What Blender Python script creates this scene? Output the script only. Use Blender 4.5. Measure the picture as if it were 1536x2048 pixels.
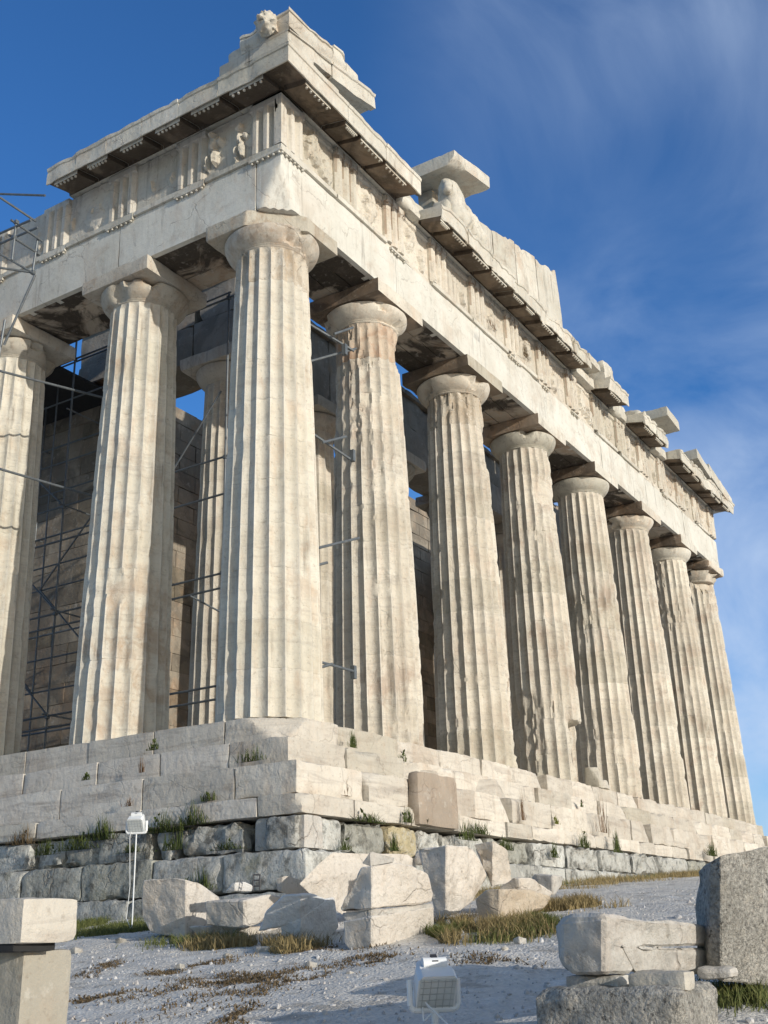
import bpy, bmesh, math, random
import numpy as np
from mathutils import Vector, Matrix
R = math.radians
for o in list(bpy.data.objects): bpy.data.objects.remove(o)
C = bpy.context.scene
COL = C.collection

# ------------------------------------------------------------------ camera
CP = np.array([-14.7097, -11.1771, -3.5546]); YAW, PITCH, ROLL, FPX = 1.0200769, 0.36542946, -0.03245786, 2216.05
_f = np.array([math.sin(YAW)*math.cos(PITCH), math.cos(YAW)*math.cos(PITCH), math.sin(PITCH)])
_r = np.array([math.cos(YAW), -math.sin(YAW), 0.0]); _u = np.cross(_r, _f)
RT = math.cos(ROLL)*_r + math.sin(ROLL)*_u; UP = -math.sin(ROLL)*_r + math.cos(ROLL)*_u
cam = bpy.data.cameras.new('camera'); co = bpy.data.objects.new('camera', cam); COL.objects.link(co)
co.matrix_world = Matrix(((RT[0], UP[0], -_f[0], CP[0]), (RT[1], UP[1], -_f[1], CP[1]), (RT[2], UP[2], -_f[2], CP[2]), (0, 0, 0, 1)))
cam.sensor_fit = 'VERTICAL'; cam.sensor_height = 24; cam.lens = 24*FPX/2048; cam.clip_start = .05; cam.clip_end = 6000
C.camera = co
C.render.resolution_x = 768; C.render.resolution_y = 1024

# ------------------------------------------------------------------ sky and sun
SUN_AZ, SUN_EL = R(12.3), R(13.5)      # azimuth measured from -Y towards -X
SD = Vector((-math.sin(SUN_AZ)*math.cos(SUN_EL), -math.cos(SUN_AZ)*math.cos(SUN_EL), math.sin(SUN_EL)))
C.view_settings.view_transform = 'Standard'; C.view_settings.look = 'None'
C.view_settings.exposure = 0.0; C.view_settings.gamma = 1; C.view_settings.use_curve_mapping = False
W = bpy.data.worlds.new('World'); C.world = W; W.use_nodes = True
nt = W.node_tree; nt.nodes.clear()
def N(t, kind, **k):
    n = t.nodes.new(kind)
    for a, b in k.items(): setattr(n, a, b)
    return n
out = N(nt, 'ShaderNodeOutputWorld'); bg = N(nt, 'ShaderNodeBackground')
sky = N(nt, 'ShaderNodeTexSky', sky_type='NISHITA', sun_disc=False, sun_elevation=SUN_EL,
        sun_rotation=math.atan2(SD.x, SD.y), altitude=150, air_density=1.0, dust_density=.35, ozone_density=2.2)
tc = N(nt, 'ShaderNodeTexCoord')
hs = N(nt, 'ShaderNodeMix', data_type='RGBA', blend_type='MULTIPLY'); hs.inputs[0].default_value = 1; 
sdot = N(nt, 'ShaderNodeVectorMath', operation='DOT_PRODUCT'); sdot.inputs[1].default_value = (SD.x, SD.y, 0); nt.links.new(tc.outputs['Generated'], sdot.inputs[0])
smr = N(nt, 'ShaderNodeMapRange', interpolation_type='SMOOTHSTEP'); smr.inputs[1].default_value = -.35; smr.inputs[2].default_value = .6; nt.links.new(sdot.outputs['Value'], smr.inputs[0])
stn = N(nt, 'ShaderNodeMix', data_type='RGBA'); stn.inputs[6].default_value = (.38, .78, 1.24, 1); stn.inputs[7].default_value = (1.35, 1.08, .84, 1)
nt.links.new(smr.outputs[0], stn.inputs[0]); nt.links.new(stn.outputs[2], hs.inputs[7])
nt.links.new(sky.outputs[0], hs.inputs[6])
# cirrus: stretched, warped noise over the whole dome
mp = N(nt, 'ShaderNodeMapping'); mp.inputs['Rotation'].default_value = (R(35), R(-10), R(70)); mp.inputs['Scale'].default_value = (1.3, 2.3, 2.6)
n1 = N(nt, 'ShaderNodeTexNoise'); n1.inputs['Scale'].default_value = 2.1; n1.inputs['Detail'].default_value = 9; n1.inputs['Roughness'].default_value = .56; n1.inputs['Distortion'].default_value = .7
n2 = N(nt, 'ShaderNodeTexNoise'); n2.inputs['Scale'].default_value = 1.7; n2.inputs['Detail'].default_value = 3
mr1 = N(nt, 'ShaderNodeMapRange'); mr1.inputs[1].default_value = .30; mr1.inputs[2].default_value = .68
mr2 = N(nt, 'ShaderNodeMapRange'); mr2.inputs[1].default_value = .25; mr2.inputs[2].default_value = .54
# more cirrus towards the south (+x), where the photograph has it
sep = N(nt, 'ShaderNodeSeparateXYZ'); mr3 = N(nt, 'ShaderNodeMapRange', interpolation_type='SMOOTHSTEP'); mr3.inputs[1].default_value = -.02; mr3.inputs[2].default_value = .2
dt = N(nt, 'ShaderNodeVectorMath', operation='DOT_PRODUCT'); dt.inputs[1].default_value = (.53, -.85, 0)
mul1 = N(nt, 'ShaderNodeMath', operation='MULTIPLY'); mul2 = N(nt, 'ShaderNodeMath', operation='MULTIPLY'); mul3 = N(nt, 'ShaderNodeMath', operation='MULTIPLY'); mul3.inputs[1].default_value = .85
cm = N(nt, 'ShaderNodeMix', data_type='RGBA'); cm.inputs[7].default_value = (3.7, 4.6, 6.1, 1)
L = nt.links.new
L(tc.outputs['Generated'], mp.inputs[0]); L(mp.outputs[0], n1.inputs[0]); L(tc.outputs['Generated'], n2.inputs[0])
L(n1.outputs[0], mr1.inputs[0]); L(n2.outputs[0], mr2.inputs[0]); L(tc.outputs['Generated'], dt.inputs[0]); L(dt.outputs['Value'], mr3.inputs[0])
L(mr1.outputs[0], mul1.inputs[0]); L(mr3.outputs[0], mul1.inputs[1]); L(mul1.outputs[0], mul2.inputs[0]); L(mr2.outputs[0], mul2.inputs[1])
L(mul2.outputs[0], mul3.inputs[0]); L(mul3.outputs[0], cm.inputs[0]); L(hs.outputs[2], cm.inputs[6]); L(cm.outputs[2], bg.inputs[0]); L(bg.outputs[0], out.inputs[0])
bg.inputs[1].default_value = .15
sl = bpy.data.lights.new('sun', 'SUN'); sl.energy = 3.85; sl.angle = R(.55); sl.color = (1, .945, .85)
so = bpy.data.objects.new('sun', sl); COL.objects.link(so); so.rotation_euler = SD.to_track_quat('Z', 'Y').to_euler(); so.location = (-20, -60, 40)

# ------------------------------------------------------------------ noise
def _h(ix, iy, iz, s):
    h = (ix.astype(np.int64)*374761393 + iy.astype(np.int64)*668265263 + iz.astype(np.int64)*2147483647 + s*974711) & 0xffffffff
    h = ((h ^ (h >> 13))*1274126177) & 0xffffffff
    h = ((h ^ (h >> 16))*2246822519) & 0xffffffff
    return ((h ^ (h >> 15)) & 0xffff)/65535.0
def vn(P, s=0):
    P = np.asarray(P, float); i = np.floor(P).astype(np.int64); f = P - i; f = f*f*(3-2*f)
    x, y, z = i[..., 0], i[..., 1], i[..., 2]; fx, fy, fz = f[..., 0], f[..., 1], f[..., 2]
    def c(a, b, d): return _h(x+a, y+b, z+d, s)
    a0 = c(0,0,0)*(1-fx)+c(1,0,0)*fx; a1 = c(0,1,0)*(1-fx)+c(1,1,0)*fx
    b0 = c(0,0,1)*(1-fx)+c(1,0,1)*fx; b1 = c(0,1,1)*(1-fx)+c(1,1,1)*fx
    return (a0*(1-fy)+a1*fy)*(1-fz)+(b0*(1-fy)+b1*fy)*fz
def fbm(P, s=0, o=3):
    t = 0; a = .5; n = 0
    for k in range(o):
        t = t + a*vn(P*(2.03**k)+k*17.3, s+k*31); n += a; a *= .5
    return t/n
def sstep(a, b, x):
    t = np.clip((x-a)/(b-a), 0, 1); return t*t*(3-2*t)

# ------------------------------------------------------------------ objects
def tag(o, label=None, cat=None, group=None, kind=None):
    if label: o['label'] = label
    if cat: o['category'] = cat
    if group: o['group'] = group
    if kind: o['kind'] = kind
    return o
def empty(name, loc=(0, 0, 0), parent=None, label=None, cat=None, group=None, rz=0):
    o = bpy.data.objects.new(name, None); COL.objects.link(o); o.location = loc; o.rotation_euler[2] = rz; o.empty_display_size = .3
    if parent: o.parent = parent
    return tag(o, label, cat, group)
def mk(name, V, F, mat, parent=None, org=None, smooth=True, sharp=34, recalc=False, mats=None, fm=None):
    V = np.asarray(V, float)
    if org is None: org = (V.min(0)+V.max(0))/2
    org = np.asarray(org, float)
    me = bpy.data.meshes.new(name); me.from_pydata((V-org).tolist(), [], F if isinstance(F, list) else F.tolist())
    if recalc:
        bm = bmesh.new(); bm.from_mesh(me); bmesh.ops.recalc_face_normals(bm, faces=bm.faces); bm.to_mesh(me); bm.free()
    if smooth:
        me.polygons.foreach_set('use_smooth', [True]*len(me.polygons)); me.set_sharp_from_angle(angle=R(sharp))
    me.materials.append(mat)
    if mats:
        for m in mats: me.materials.append(m)
        me.polygons.foreach_set('material_index', np.asarray(fm, np.int32))
    me.update()
    o = bpy.data.objects.new(name, me); COL.objects.link(o); o.location = org
    if parent:
        o.parent = parent
        pl = np.array(parent.matrix_basis.translation); pp = parent.parent
        while pp: pl = pl+np.array(pp.matrix_basis.translation); pp = pp.parent
        o.location = org-pl
    return o
def grid_box(h, res):
    """surface grid of a box with half sizes h; returns verts, quads"""
    n = [max(1, int(round(2*h[i]/res))) for i in range(3)]
    Vs = []; Fs = []; base = 0
    for ax in range(3):
        a, b = (ax+1) % 3, (ax+2) % 3
        for sg in (-1, 1):
            A = np.linspace(-h[a], h[a], n[a]+1); B = np.linspace(-h[b], h[b], n[b]+1)
            g = np.zeros((n[a]+1, n[b]+1, 3)); g[..., a] = A[:, None]; g[..., b] = B[None, :]; g[..., ax] = sg*h[ax]
            idx = np.arange((n[a]+1)*(n[b]+1)).reshape(n[a]+1, n[b]+1)+base
            q = np.stack([idx[:-1, :-1], idx[1:, :-1], idx[1:, 1:], idx[:-1, 1:]], -1).reshape(-1, 4)
            if sg < 0: q = q[:, ::-1]
            Vs.append(g.reshape(-1, 3)); Fs.append(q); base += len(idx.ravel())
    V = np.concatenate(Vs); F = np.concatenate(Fs)
    k = np.round(V/1e-5).astype(np.int64); _, fi, inv = np.unique(k, axis=0, return_index=True, return_inverse=True)
    return V[fi], inv.ravel()[F]
def rotz(V, a):
    c, s = math.cos(a), math.sin(a); return np.stack([V[:, 0]*c-V[:, 1]*s, V[:, 0]*s+V[:, 1]*c, V[:, 2]], 1)
def worn(lo, hi, res=.12, r0=.012, r1=.08, amp=.004, fr=2.2, seed=0, cuts=(), rz=0, rx=0, ry=0):
    lo = np.array(lo, float); hi = np.array(hi, float); c = (lo+hi)/2; h = (hi-lo)/2
    V, F = grid_box(h, res)
    hm = h.min()*.9
    n = fbm((V+c)*fr+seed*3.7, seed, 3)
    w = np.clip(r0+r1*np.clip((n-.47)*3.2, 0, 1.6), .002, hm)[:, None]
    q = np.clip(V, -(h-w), (h-w)); d = V-q; ln = np.linalg.norm(d, axis=1, keepdims=True)+1e-9
    V2 = q+d/ln*w
    if amp:
        m = fbm((V+c)*fr*2.6, seed+7, 3)-.5
        V2 = V2+d/ln*(m*2*amp)[:, None]
    for nn, cc in cuts:          # planes in local coords: normal, offset
        nn = np.array(nn, float); nn /= np.linalg.norm(nn)
        over = V2@nn-cc+(fbm((V+c)*4, seed+9, 3)-.5)*.12*min(1, hm*2)
        V2 = V2-np.clip(over, 0, None)[:, None]*nn
    if rx: V2 = V2[:, [1, 2, 0]]; V2 = rotz(V2, rx)[:, [2, 0, 1]]
    if ry: V2 = V2[:, [2, 0, 1]]; V2 = rotz(V2, ry)[:, [1, 2, 0]]
    if rz: V2 = rotz(V2, rz)
    return V2+c, F
def wbox(name, lo, hi, mat, parent=None, **k):
    sharp = k.pop('sharp', 34)
    V, F = worn(lo, hi, **k); return mk(name, V, F, mat, parent, sharp=sharp)
def join(parts):
    Vs = []; Fs = []; b = 0
    for V, F in parts:
        Vs.append(np.asarray(V)); Fs += [[int(i)+b for i in f] for f in F]; b += len(V)
    return np.concatenate(Vs), Fs
def tube(a, b, r, n=8):
    a = np.array(a, float); b = np.array(b, float); d = b-a; d /= np.linalg.norm(d)
    u = np.cross(d, [0, 0, 1.0]); 
    if np.linalg.norm(u) < .05: u = np.cross(d, [1.0, 0, 0])
    u /= np.linalg.norm(u); w = np.cross(d, u); t = np.arange(n)*2*math.pi/n
    ring = (np.cos(t)[:, None]*u+np.sin(t)[:, None]*w)*r
    V = np.concatenate([a+ring, b+ring]); F = [[i, (i+1) % n, n+(i+1) % n, n+i] for i in range(n)]+[list(range(n))[::-1], list(range(n, 2*n))]
    return V, F
def polytube(P, r, n=6):
    return join([tube(P[i], P[i+1], r, n) for i in range(len(P)-1)])

# ------------------------------------------------------------------ materials
def new_mat(name):
    m = bpy.data.materials.new(name); m.use_nodes = True; t = m.node_tree; b = t.nodes['Principled BSDF']; return m, t, b
def noise(t, scale, detail=4, rough=.55, vec=None, dist=0, stretch=None):
    g = N(t, 'ShaderNodeNewGeometry'); n = N(t, 'ShaderNodeTexNoise'); n.inputs['Scale'].default_value = scale; n.inputs['Detail'].default_value = detail
    n.inputs['Roughness'].default_value = rough; n.inputs['Distortion'].default_value = dist
    if stretch:
        m = N(t, 'ShaderNodeMapping'); m.inputs['Scale'].default_value = stretch; t.links.new(g.outputs['Position'], m.inputs[0]); t.links.new(m.outputs[0], n.inputs[0])
    else: t.links.new(g.outputs['Position'], n.inputs[0])
    return n.outputs[0]
def mrange(t, s, a, b, c=0, d=1):
    n = N(t, 'ShaderNodeMapRange'); n.inputs[1].default_value = a; n.inputs[2].default_value = b; n.inputs[3].default_value = c; n.inputs[4].default_value = d
    t.links.new(s, n.inputs[0]); return n.outputs[0]
def mixc(t, f, a, b, mode='MIX'):
    n = N(t, 'ShaderNodeMix', data_type='RGBA', blend_type=mode)
    for k, s in ((0, f), (6, a), (7, b)):
        if hasattr(s, 'links') or hasattr(s, 'is_linked'): t.links.new(s, n.inputs[k])
        elif k == 0: n.inputs[0].default_value = s
        else: n.inputs[k].default_value = (*s, 1) if len(s) == 3 else s
    return n.outputs[2]
def mth(t, op, a, b=None):
    n = N(t, 'ShaderNodeMath', operation=op)
    for k, s in ((0, a), (1, b)):
        if s is None: continue
        if isinstance(s, (int, float)): n.inputs[k].default_value = s
        else: t.links.new(s, n.inputs[k])
    return n.outputs[0]
def marble(name, c1, c2, patina=.3, pcol=(.36, .24, .15), streak=.3, scol=(.13, .105, .08), soot=0, pits=.5, bump=.5, var=.25, strata=.15, lichen=0, crack=.35, rough=.72, edge=0):
    m, t, b = new_mat(name)
    base = mixc(t, mrange(t, noise(t, .9, 5, .6), .35, .68), c1, c2)
    # bedding planes of the marble
    if strata:
        s = noise(t, 1.3, 6, .65, dist=1.2, stretch=(.6, .6, 5))
        base = mixc(t, mth(t, 'MULTIPLY', mrange(t, s, .5, .7), strata), base, (.33, .29, .25))
    # patina: brown orange film in patches
    if patina:
        p = mrange(t, noise(t, 1.15, 7, .66, dist=.5), .5, .6); p2 = mrange(t, noise(t, .33, 3, .5), .42, .62)
        base = mixc(t, mth(t, 'MULTIPLY', mth(t, 'MULTIPLY', p, p2), patina), base, pcol)
        q = mrange(t, noise(t, 3.1, 8, .7, stretch=(1, 1, .45)), .53, .66)
        base = mixc(t, mth(t, 'MULTIPLY', q, patina*.6), base, tuple(x*1.35 for x in pcol))
    if streak:
        s = noise(t, 1.0, 7, .66, dist=.3, stretch=(7, 7, .55)); s2 = mrange(t, noise(t, .8, 4, .6), .44, .62)
        base = mixc(t, mth(t, 'MULTIPLY', mth(t, 'MULTIPLY', mrange(t, s, .52, .68), s2), streak), base, scol)
    if soot:
        s = mrange(t, noise(t, .85, 6, .6, dist=.8), .44, .52)
        base = mixc(t, mth(t, 'MULTIPLY', s, soot), base, (.035, .028, .022))
    if lichen:
        s = mrange(t, noise(t, 3.4, 8, .72), .5, .62); base = mixc(t, mth(t, 'MULTIPLY', s, lichen), base, (.055, .055, .05))
        s = mrange(t, noise(t, 6.2, 9, .75), .53, .62); base = mixc(t, mth(t, 'MULTIPLY', s, lichen), base, (.62, .62, .58)); s = mrange(t, noise(t, 11, 8, .75), .56, .64); base = mixc(t, mth(t, 'MULTIPLY', s, lichen), base, (.09, .09, .085))
        s = mrange(t, noise(t, 1.9, 6, .7), .58, .68); base = mixc(t, mth(t, 'MULTIPLY', s, lichen*.6), base, (.12, .12, .045))
    if pits:
        s = mrange(t, noise(t, 14, 6, .7), .57, .7); base = mixc(t, mth(t, 'MULTIPLY', s, pits), base, (.2, .16, .12))
        s = mrange(t, noise(t, 5.5, 6, .7), .58, .68); base = mixc(t, mth(t, 'MULTIPLY', s, pits*.5), base, (.74, .71, .64))
    if patina > .15:
        gq = mth(t, 'MULTIPLY', mrange(t, noise(t, 2.7, 9, .74), .54, .68), .32); base = mixc(t, gq, base, (.27, .235, .185))
    # hairline cracks
    cr = None
    if crack:
        g = N(t, 'ShaderNodeNewGeometry'); nn = N(t, 'ShaderNodeTexNoise'); nn.inputs['Scale'].default_value = 1.7; nn.inputs['Detail'].default_value = 4
        vm = N(t, 'ShaderNodeVectorMath', operation='MULTIPLY_ADD'); vm.inputs[1].default_value = (.9, .9, .9)
        v = N(t, 'ShaderNodeTexVoronoi', feature='DISTANCE_TO_EDGE'); v.inputs['Scale'].default_value = .75
        t.links.new(g.outputs['Position'], nn.inputs[0]); t.links.new(nn.outputs[1], vm.inputs[0]); t.links.new(g.outputs['Position'], vm.inputs[2]); t.links.new(vm.outputs[0], v.inputs[0])
        cr = mth(t, 'MULTIPLY', mrange(t, v.outputs[0], .012, .002), mrange(t, noise(t, 1.1, 3), .46, .56))
        base = mixc(t, mth(t, 'MULTIPLY', cr, crack), base, (.16, .12, .09))
    if edge:
        ge = N(t, 'ShaderNodeNewGeometry'); base = mixc(t, mth(t, 'MULTIPLY', mrange(t, ge.outputs['Pointiness'], .53, .60), edge), base, (.74, .71, .63))
    oi = N(t, 'ShaderNodeObjectInfo')
    vv = mrange(t, oi.outputs['Random'], 0, 1, 1-var, 1+var*.45)
    cc = N(t, 'ShaderNodeCombineColor'); [t.links.new(vv, cc.inputs[i]) for i in range(2)]
    t.links.new(mth(t, 'SUBTRACT', vv, mrange(t, oi.outputs['Random'], 0, .3, var*.16, 0)), cc.inputs[2])
    base = mixc(t, 1.0, base, cc.outputs[0], 'MULTIPLY')
    t.links.new(base, b.inputs['Base Color']); b.inputs['Roughness'].default_value = rough; b.inputs['Specular IOR Level'].default_value = .25
    bu = N(t, 'ShaderNodeBump'); bu.inputs['Strength'].default_value = bump; bu.inputs['Distance'].default_value = .03
    h = mth(t, 'ADD', noise(t, 9, 8, .68), mth(t, 'MULTIPLY', noise(t, 2.2, 5, .6), .8))
    if cr is not None: h = mth(t, 'SUBTRACT', h, mth(t, 'MULTIPLY', cr, crack))
    t.links.new(h, bu.inputs['Height']); t.links.new(bu.outputs[0], b.inputs['Normal'])
    return m
IV, WM = (.55, .505, .41), (.645, .61, .52)
M_shaft = marble('shaft marble', IV, WM, patina=.5, streak=.62, strata=.4, var=.09, bump=.6, crack=.12, edge=.6)
M_shaftw = marble('weathered west shaft marble', (.505, .45, .36), (.645, .60, .505), patina=.8, pcol=(.39, .305, .235), streak=.6, strata=.5, var=.15, bump=.8, pits=.6, crack=.2, edge=.6)
M_cap = marble('capital marble', (.52, .47, .385), (.62, .575, .49), patina=.6, streak=.5, strata=.1, var=.25)
M_brown = marble('brown stained marble', (.27, .22, .17), (.38, .32, .255), patina=.3, streak=.3, strata=.5, var=.05, bump=.6, pits=.4)
M_capd = marble('dark capital marble', (.24, .18, .13), (.36, .29, .22), patina=.7, streak=.4, soot=.55, var=.15, bump=.7)
M_rust = marble('rust stained marble', (.47, .37, .27), (.6, .53, .43), patina=1.0, pcol=(.30, .14, .07), streak=.8, scol=(.16, .08, .04), var=.02, bump=.8)
M_btop = marble('stained top drum marble', (.47, .41, .32), (.60, .56, .48), patina=1.0, pcol=(.3, .22, .14), streak=.9, scol=(.13, .11, .08), var=.02, bump=.8, pits=.9)
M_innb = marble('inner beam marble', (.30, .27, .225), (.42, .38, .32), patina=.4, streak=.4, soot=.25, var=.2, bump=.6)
M_new = marble('restored marble', (.66, .63, .56), (.7, .67, .6), patina=.08, streak=.08, strata=.1, var=.08, bump=.2, crack=0, pits=.1)
M_arch = marble('architrave marble', (.57, .55, .48), (.66, .645, .58), patina=.28, streak=.5, strata=.1, var=.1, bump=.3, pits=.3, crack=.4)
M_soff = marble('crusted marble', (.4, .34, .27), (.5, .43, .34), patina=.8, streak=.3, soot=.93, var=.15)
M_frieze = marble('frieze marble', (.54, .50, .42), (.64, .60, .52), patina=.35, streak=.65, var=.12, bump=.5)
M_friezew = marble('weathered frieze marble', (.56, .51, .42), (.66, .62, .53), patina=.5, streak=.95, scol=(.15, .11, .08), var=.16, bump=1.0, pits=.6)
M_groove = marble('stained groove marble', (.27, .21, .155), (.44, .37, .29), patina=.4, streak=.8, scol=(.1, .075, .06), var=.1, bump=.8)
M_gei = marble('cornice marble', (.53, .50, .42), (.64, .61, .53), patina=.38, streak=.65, var=.14, bump=.5)
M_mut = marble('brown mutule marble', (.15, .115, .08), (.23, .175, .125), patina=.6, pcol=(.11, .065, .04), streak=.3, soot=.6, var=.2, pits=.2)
M_step = marble('step marble', (.54, .495, .42), (.65, .605, .525), patina=.3, streak=.3, strata=.55, var=.22, bump=.9, pits=.5, crack=.25)
M_stepB = marble('grey veined step marble', (.55, .51, .45), (.66, .62, .55), patina=.2, streak=.12, strata=.8, var=.16, bump=.7, pits=.4, crack=.15)
M_poros = marble('grey limestone', (.40, .40, .37), (.56, .56, .52), patina=.12, streak=.4, scol=(.1, .1, .09), lichen=.7, var=.3, bump=1.6, pits=.5, rough=.9)
M_porosy = marble('yellow limestone', (.5, .42, .25), (.56, .5, .34), patina=.2, streak=.2, lichen=.4, var=.1, bump=1.8, pits=.9, rough=.9)
M_inner = marble('inner wall marble', (.24, .205, .16), (.34, .295, .23), patina=.5, streak=.5, soot=.35, var=.35, bump=.7)  # sooty; base also darkened to stand in for shade the low sun leaves out
M_rub = marble('rubble marble', (.62, .56, .48), (.72, .67, .6), patina=.4, pcol=(.46, .35, .24), streak=.35, var=.12, bump=1.3, pits=.6, crack=.2)
M_rubg = marble('grey rubble marble', (.46, .44, .4), (.6, .57, .52), patina=.25, streak=.3, var=.15, bump=1.0, pits=.5, lichen=.25)
M_white_rub = marble('fresh white marble', (.68, .66, .62), (.76, .75, .72), patina=.12, streak=.1, var=.05, bump=1.2, pits=.3, crack=.1)
M_rubb = marble('brown rubble marble', (.48, .4, .3), (.6, .53, .43), patina=.5, streak=.3, var=.05, bump=1.4, pits=.6, crack=.2)
M_tan = marble('tan porous stone', (.36, .33, .27), (.45, .42, .35), patina=.3, streak=.5, scol=(.25, .21, .16), var=.05, bump=.7, pits=.5, crack=0)
def congl():
    m, t, b = new_mat('conglomerate')
    a = mixc(t, mrange(t, noise(t, 38, 7, .72), .36, .64), (.2, .19, .17), (.66, .63, .56))
    a = mixc(t, mrange(t, noise(t, 17, 5, .6), .56, .64), a, (.56, .52, .45)); a = mixc(t, mrange(t, noise(t, 21, 6, .7), .58, .66), a, (.06, .055, .05))
    a = mixc(t, mrange(t, noise(t, 3, 5), .45, .65, 0, .45), a, (.2, .19, .16))
    t.links.new(a, b.inputs['Base Color']); b.inputs['Roughness'].default_value = .92
    bu = N(t, 'ShaderNodeBump'); bu.inputs['Strength'].default_value = 1; bu.inputs['Distance'].default_value = .035
    t.links.new(mth(t, 'ADD', noise(t, 24, 8, .7), noise(t, 60, 4, .6)), bu.inputs['Height']); t.links.new(bu.outputs[0], b.inputs['Normal']); return m
M_con = congl()
def plain(name, c, rough=.5, metal=0, nz=.15):
    m, t, b = new_mat(name)
    t.links.new(mixc(t, mrange(t, noise(t, 8, 5), .35, .65), tuple(x*(1-nz) for x in c), tuple(min(1, x*(1+nz)) for x in c)), b.inputs['Base Color'])
    b.inputs['Roughness'].default_value = rough; b.inputs['Metallic'].default_value = metal; return m
M_steel = plain('galvanised steel', (.13, .145, .155), .5, .3)
M_white = plain('white enamel', (.74, .75, .74), .4, 0, .04)
M_glass = plain('lamp glass', (.58, .61, .60), .15, 0, .06)
M_grid = plain('grey wire', (.38, .40, .40), .5)
M_black = plain('black rubber', (.03, .03, .035), .6)
M_wood = plain('scaffold board', (.16, .1, .055), .8, 0, .4)
M_tarp = plain('black netting', (.02, .02, .02), .9)
M_red = plain('orange brick board', (.42, .14, .05), .8)
def leafmat(name, a, bb):
    m, t, b = new_mat(name); oi = N(t, 'ShaderNodeObjectInfo')
    c = mixc(t, mrange(t, noise(t, 23, 3), .3, .7), a, bb); t.links.new(c, b.inputs['Base Color']); b.inputs['Roughness'].default_value = .7
    b.inputs['Specular IOR Level'].default_value = .2; return m
M_leaf = leafmat('green leaves', (.03, .05, .012), (.10, .12, .035))
M_leafy = leafmat('yellow green leaves', (.12, .15, .02), (.2, .2, .04))
M_twig = leafmat('dry twigs', (.13, .075, .045), (.22, .15, .09))
M_dry = leafmat('dry grass', (.17, .13, .055), (.36, .28, .14))
M_grn = leafmat('green grass', (.06, .085, .02), (.17, .17, .06))
M_mat = leafmat('low brown ground plants', (.08, .06, .03), (.17, .12, .07))

# ------------------------------------------------------------------ ground
def G(x, y):
    x = np.asarray(x, float); y = np.asarray(y, float); d = x+1.6; s = 1.5
    neg = -s*np.logaddexp(0, -d/s)
    z = -3.2+.12*np.clip(neg, -30, 0)+.05*(d-neg)+.0749
    return np.where(d-neg > 60, -3.2+3.0+.0749, z)
def Gn(x, y):
    P = np.stack([np.asarray(x, float), np.asarray(y, float), np.zeros_like(np.asarray(x, float))], -1)
    return G(x, y)+(fbm(P*.9, 3, 4)-.5)*.10+(fbm(P*3.2, 8, 4)-.5)*.05+(fbm(P*9, 5, 3)-.5)*.022
def ray(u, v): return _f+(u-768)/FPX*RT-(v-1024)/FPX*UP
def pt(u, v, t): return CP+ray(u, v)*t
def on(u, v, ax, val):
    d = ray(u, v); return CP+d*((val-CP[ax])/d[ax])
def gpt(u, v):
    d = ray(u, v); t = 1.5
    while t < 80:
        q = CP+d*t
        if q[2] < float(G(q[0], q[1])): return q, t
        t += .03
    return CP+d*80, 80
def ground():
    m, t, b = new_mat('pale gravel')
    g = N(t, 'ShaderNodeNewGeometry')
    c = mixc(t, mrange(t, noise(t, 22, 9, .78), .34, .66), (.46, .43, .38), (.82, .775, .70))
    c = mixc(t, mrange(t, noise(t, 5, 7, .7), .5, .66, 0, .55), c, (.36, .345, .32)); c = mixc(t, mrange(t, noise(t, 3.1, 7, .7), .54, .66, 0, .6), c, (.86, .84, .80))
    c = mixc(t, mrange(t, noise(t, 1.1, 6, .6), .42, .62, 0, .6), c, (.66, .63, .57))
    c = mixc(t, mth(t, 'MULTIPLY', mrange(t, noise(t, 2.4, 8, .68), .55, .63), .5), c, (.24, .2, .15))
    t.links.new(c, b.inputs['Base Color']); b.inputs['Roughness'].default_value = .9
    bu = N(t, 'ShaderNodeBump'); bu.inputs['Strength'].default_value = .9; bu.inputs['Distance'].default_value = .03
    v = N(t, 'ShaderNodeTexVoronoi'); v.inputs['Scale'].default_value = 38; t.links.new(g.outputs['Position'], v.inputs[0])
    t.links.new(mth(t, 'ADD', noise(t, 16, 7, .7), mth(t, 'MULTIPLY', v.outputs['Distance'], -.5)), bu.inputs['Height']); t.links.new(bu.outputs[0], b.inputs['Normal'])
    xs = np.concatenate([-np.geomspace(3000, 22, 24), np.arange(-20, 6, .09), np.arange(6, 36, .6), np.geomspace(38, 3000, 24)])
    ys = np.concatenate([-np.geomspace(3000, 22, 24), np.arange(-20, 6, .09), np.arange(6, 36, .6), np.geomspace(38, 3000, 24)])
    X, Y = np.meshgrid(xs, ys, indexing='ij'); Z = np.where((np.abs(X) < 40) & (np.abs(Y) < 40), Gn(X, Y), G(X, Y))
    far = np.clip((np.hypot(X, Y)-60)/300, 0, 1); Z = Z*(1-far)+(-9)*far
    V = np.stack([X, Y, Z], -1).reshape(-1, 3); idx = np.arange(X.size).reshape(X.shape)
    F = np.stack([idx[:-1, :-1], idx[1:, :-1], idx[1:, 1:], idx[:-1, 1:]], -1).reshape(-1, 4)
    o = mk('ground', V, F, m, org=(0, 0, 0), sharp=180); tag(o, 'pale gravel ground rising gently to the temple', None, None, 'structure')
ground()

# ------------------------------------------------------------------ temple
T = empty('ancient_temple', (0, 0, 0), label='ruined marble Doric temple seen from its corner, eight fluted columns along the sunlit front', cat='temple')
E0 = 1.02; H = 10.43; LEAN = .06
XA = [E0, E0+3.68]+[E0+3.68+4.296*i for i in range(1, 6)]; XA.append(XA[-1]+3.68)
YB = [E0, E0+3.69]+[E0+3.69+4.291*i for i in range(1, 4)]
XE = XA[-1]+E0
rnd = random.Random(5)

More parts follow.
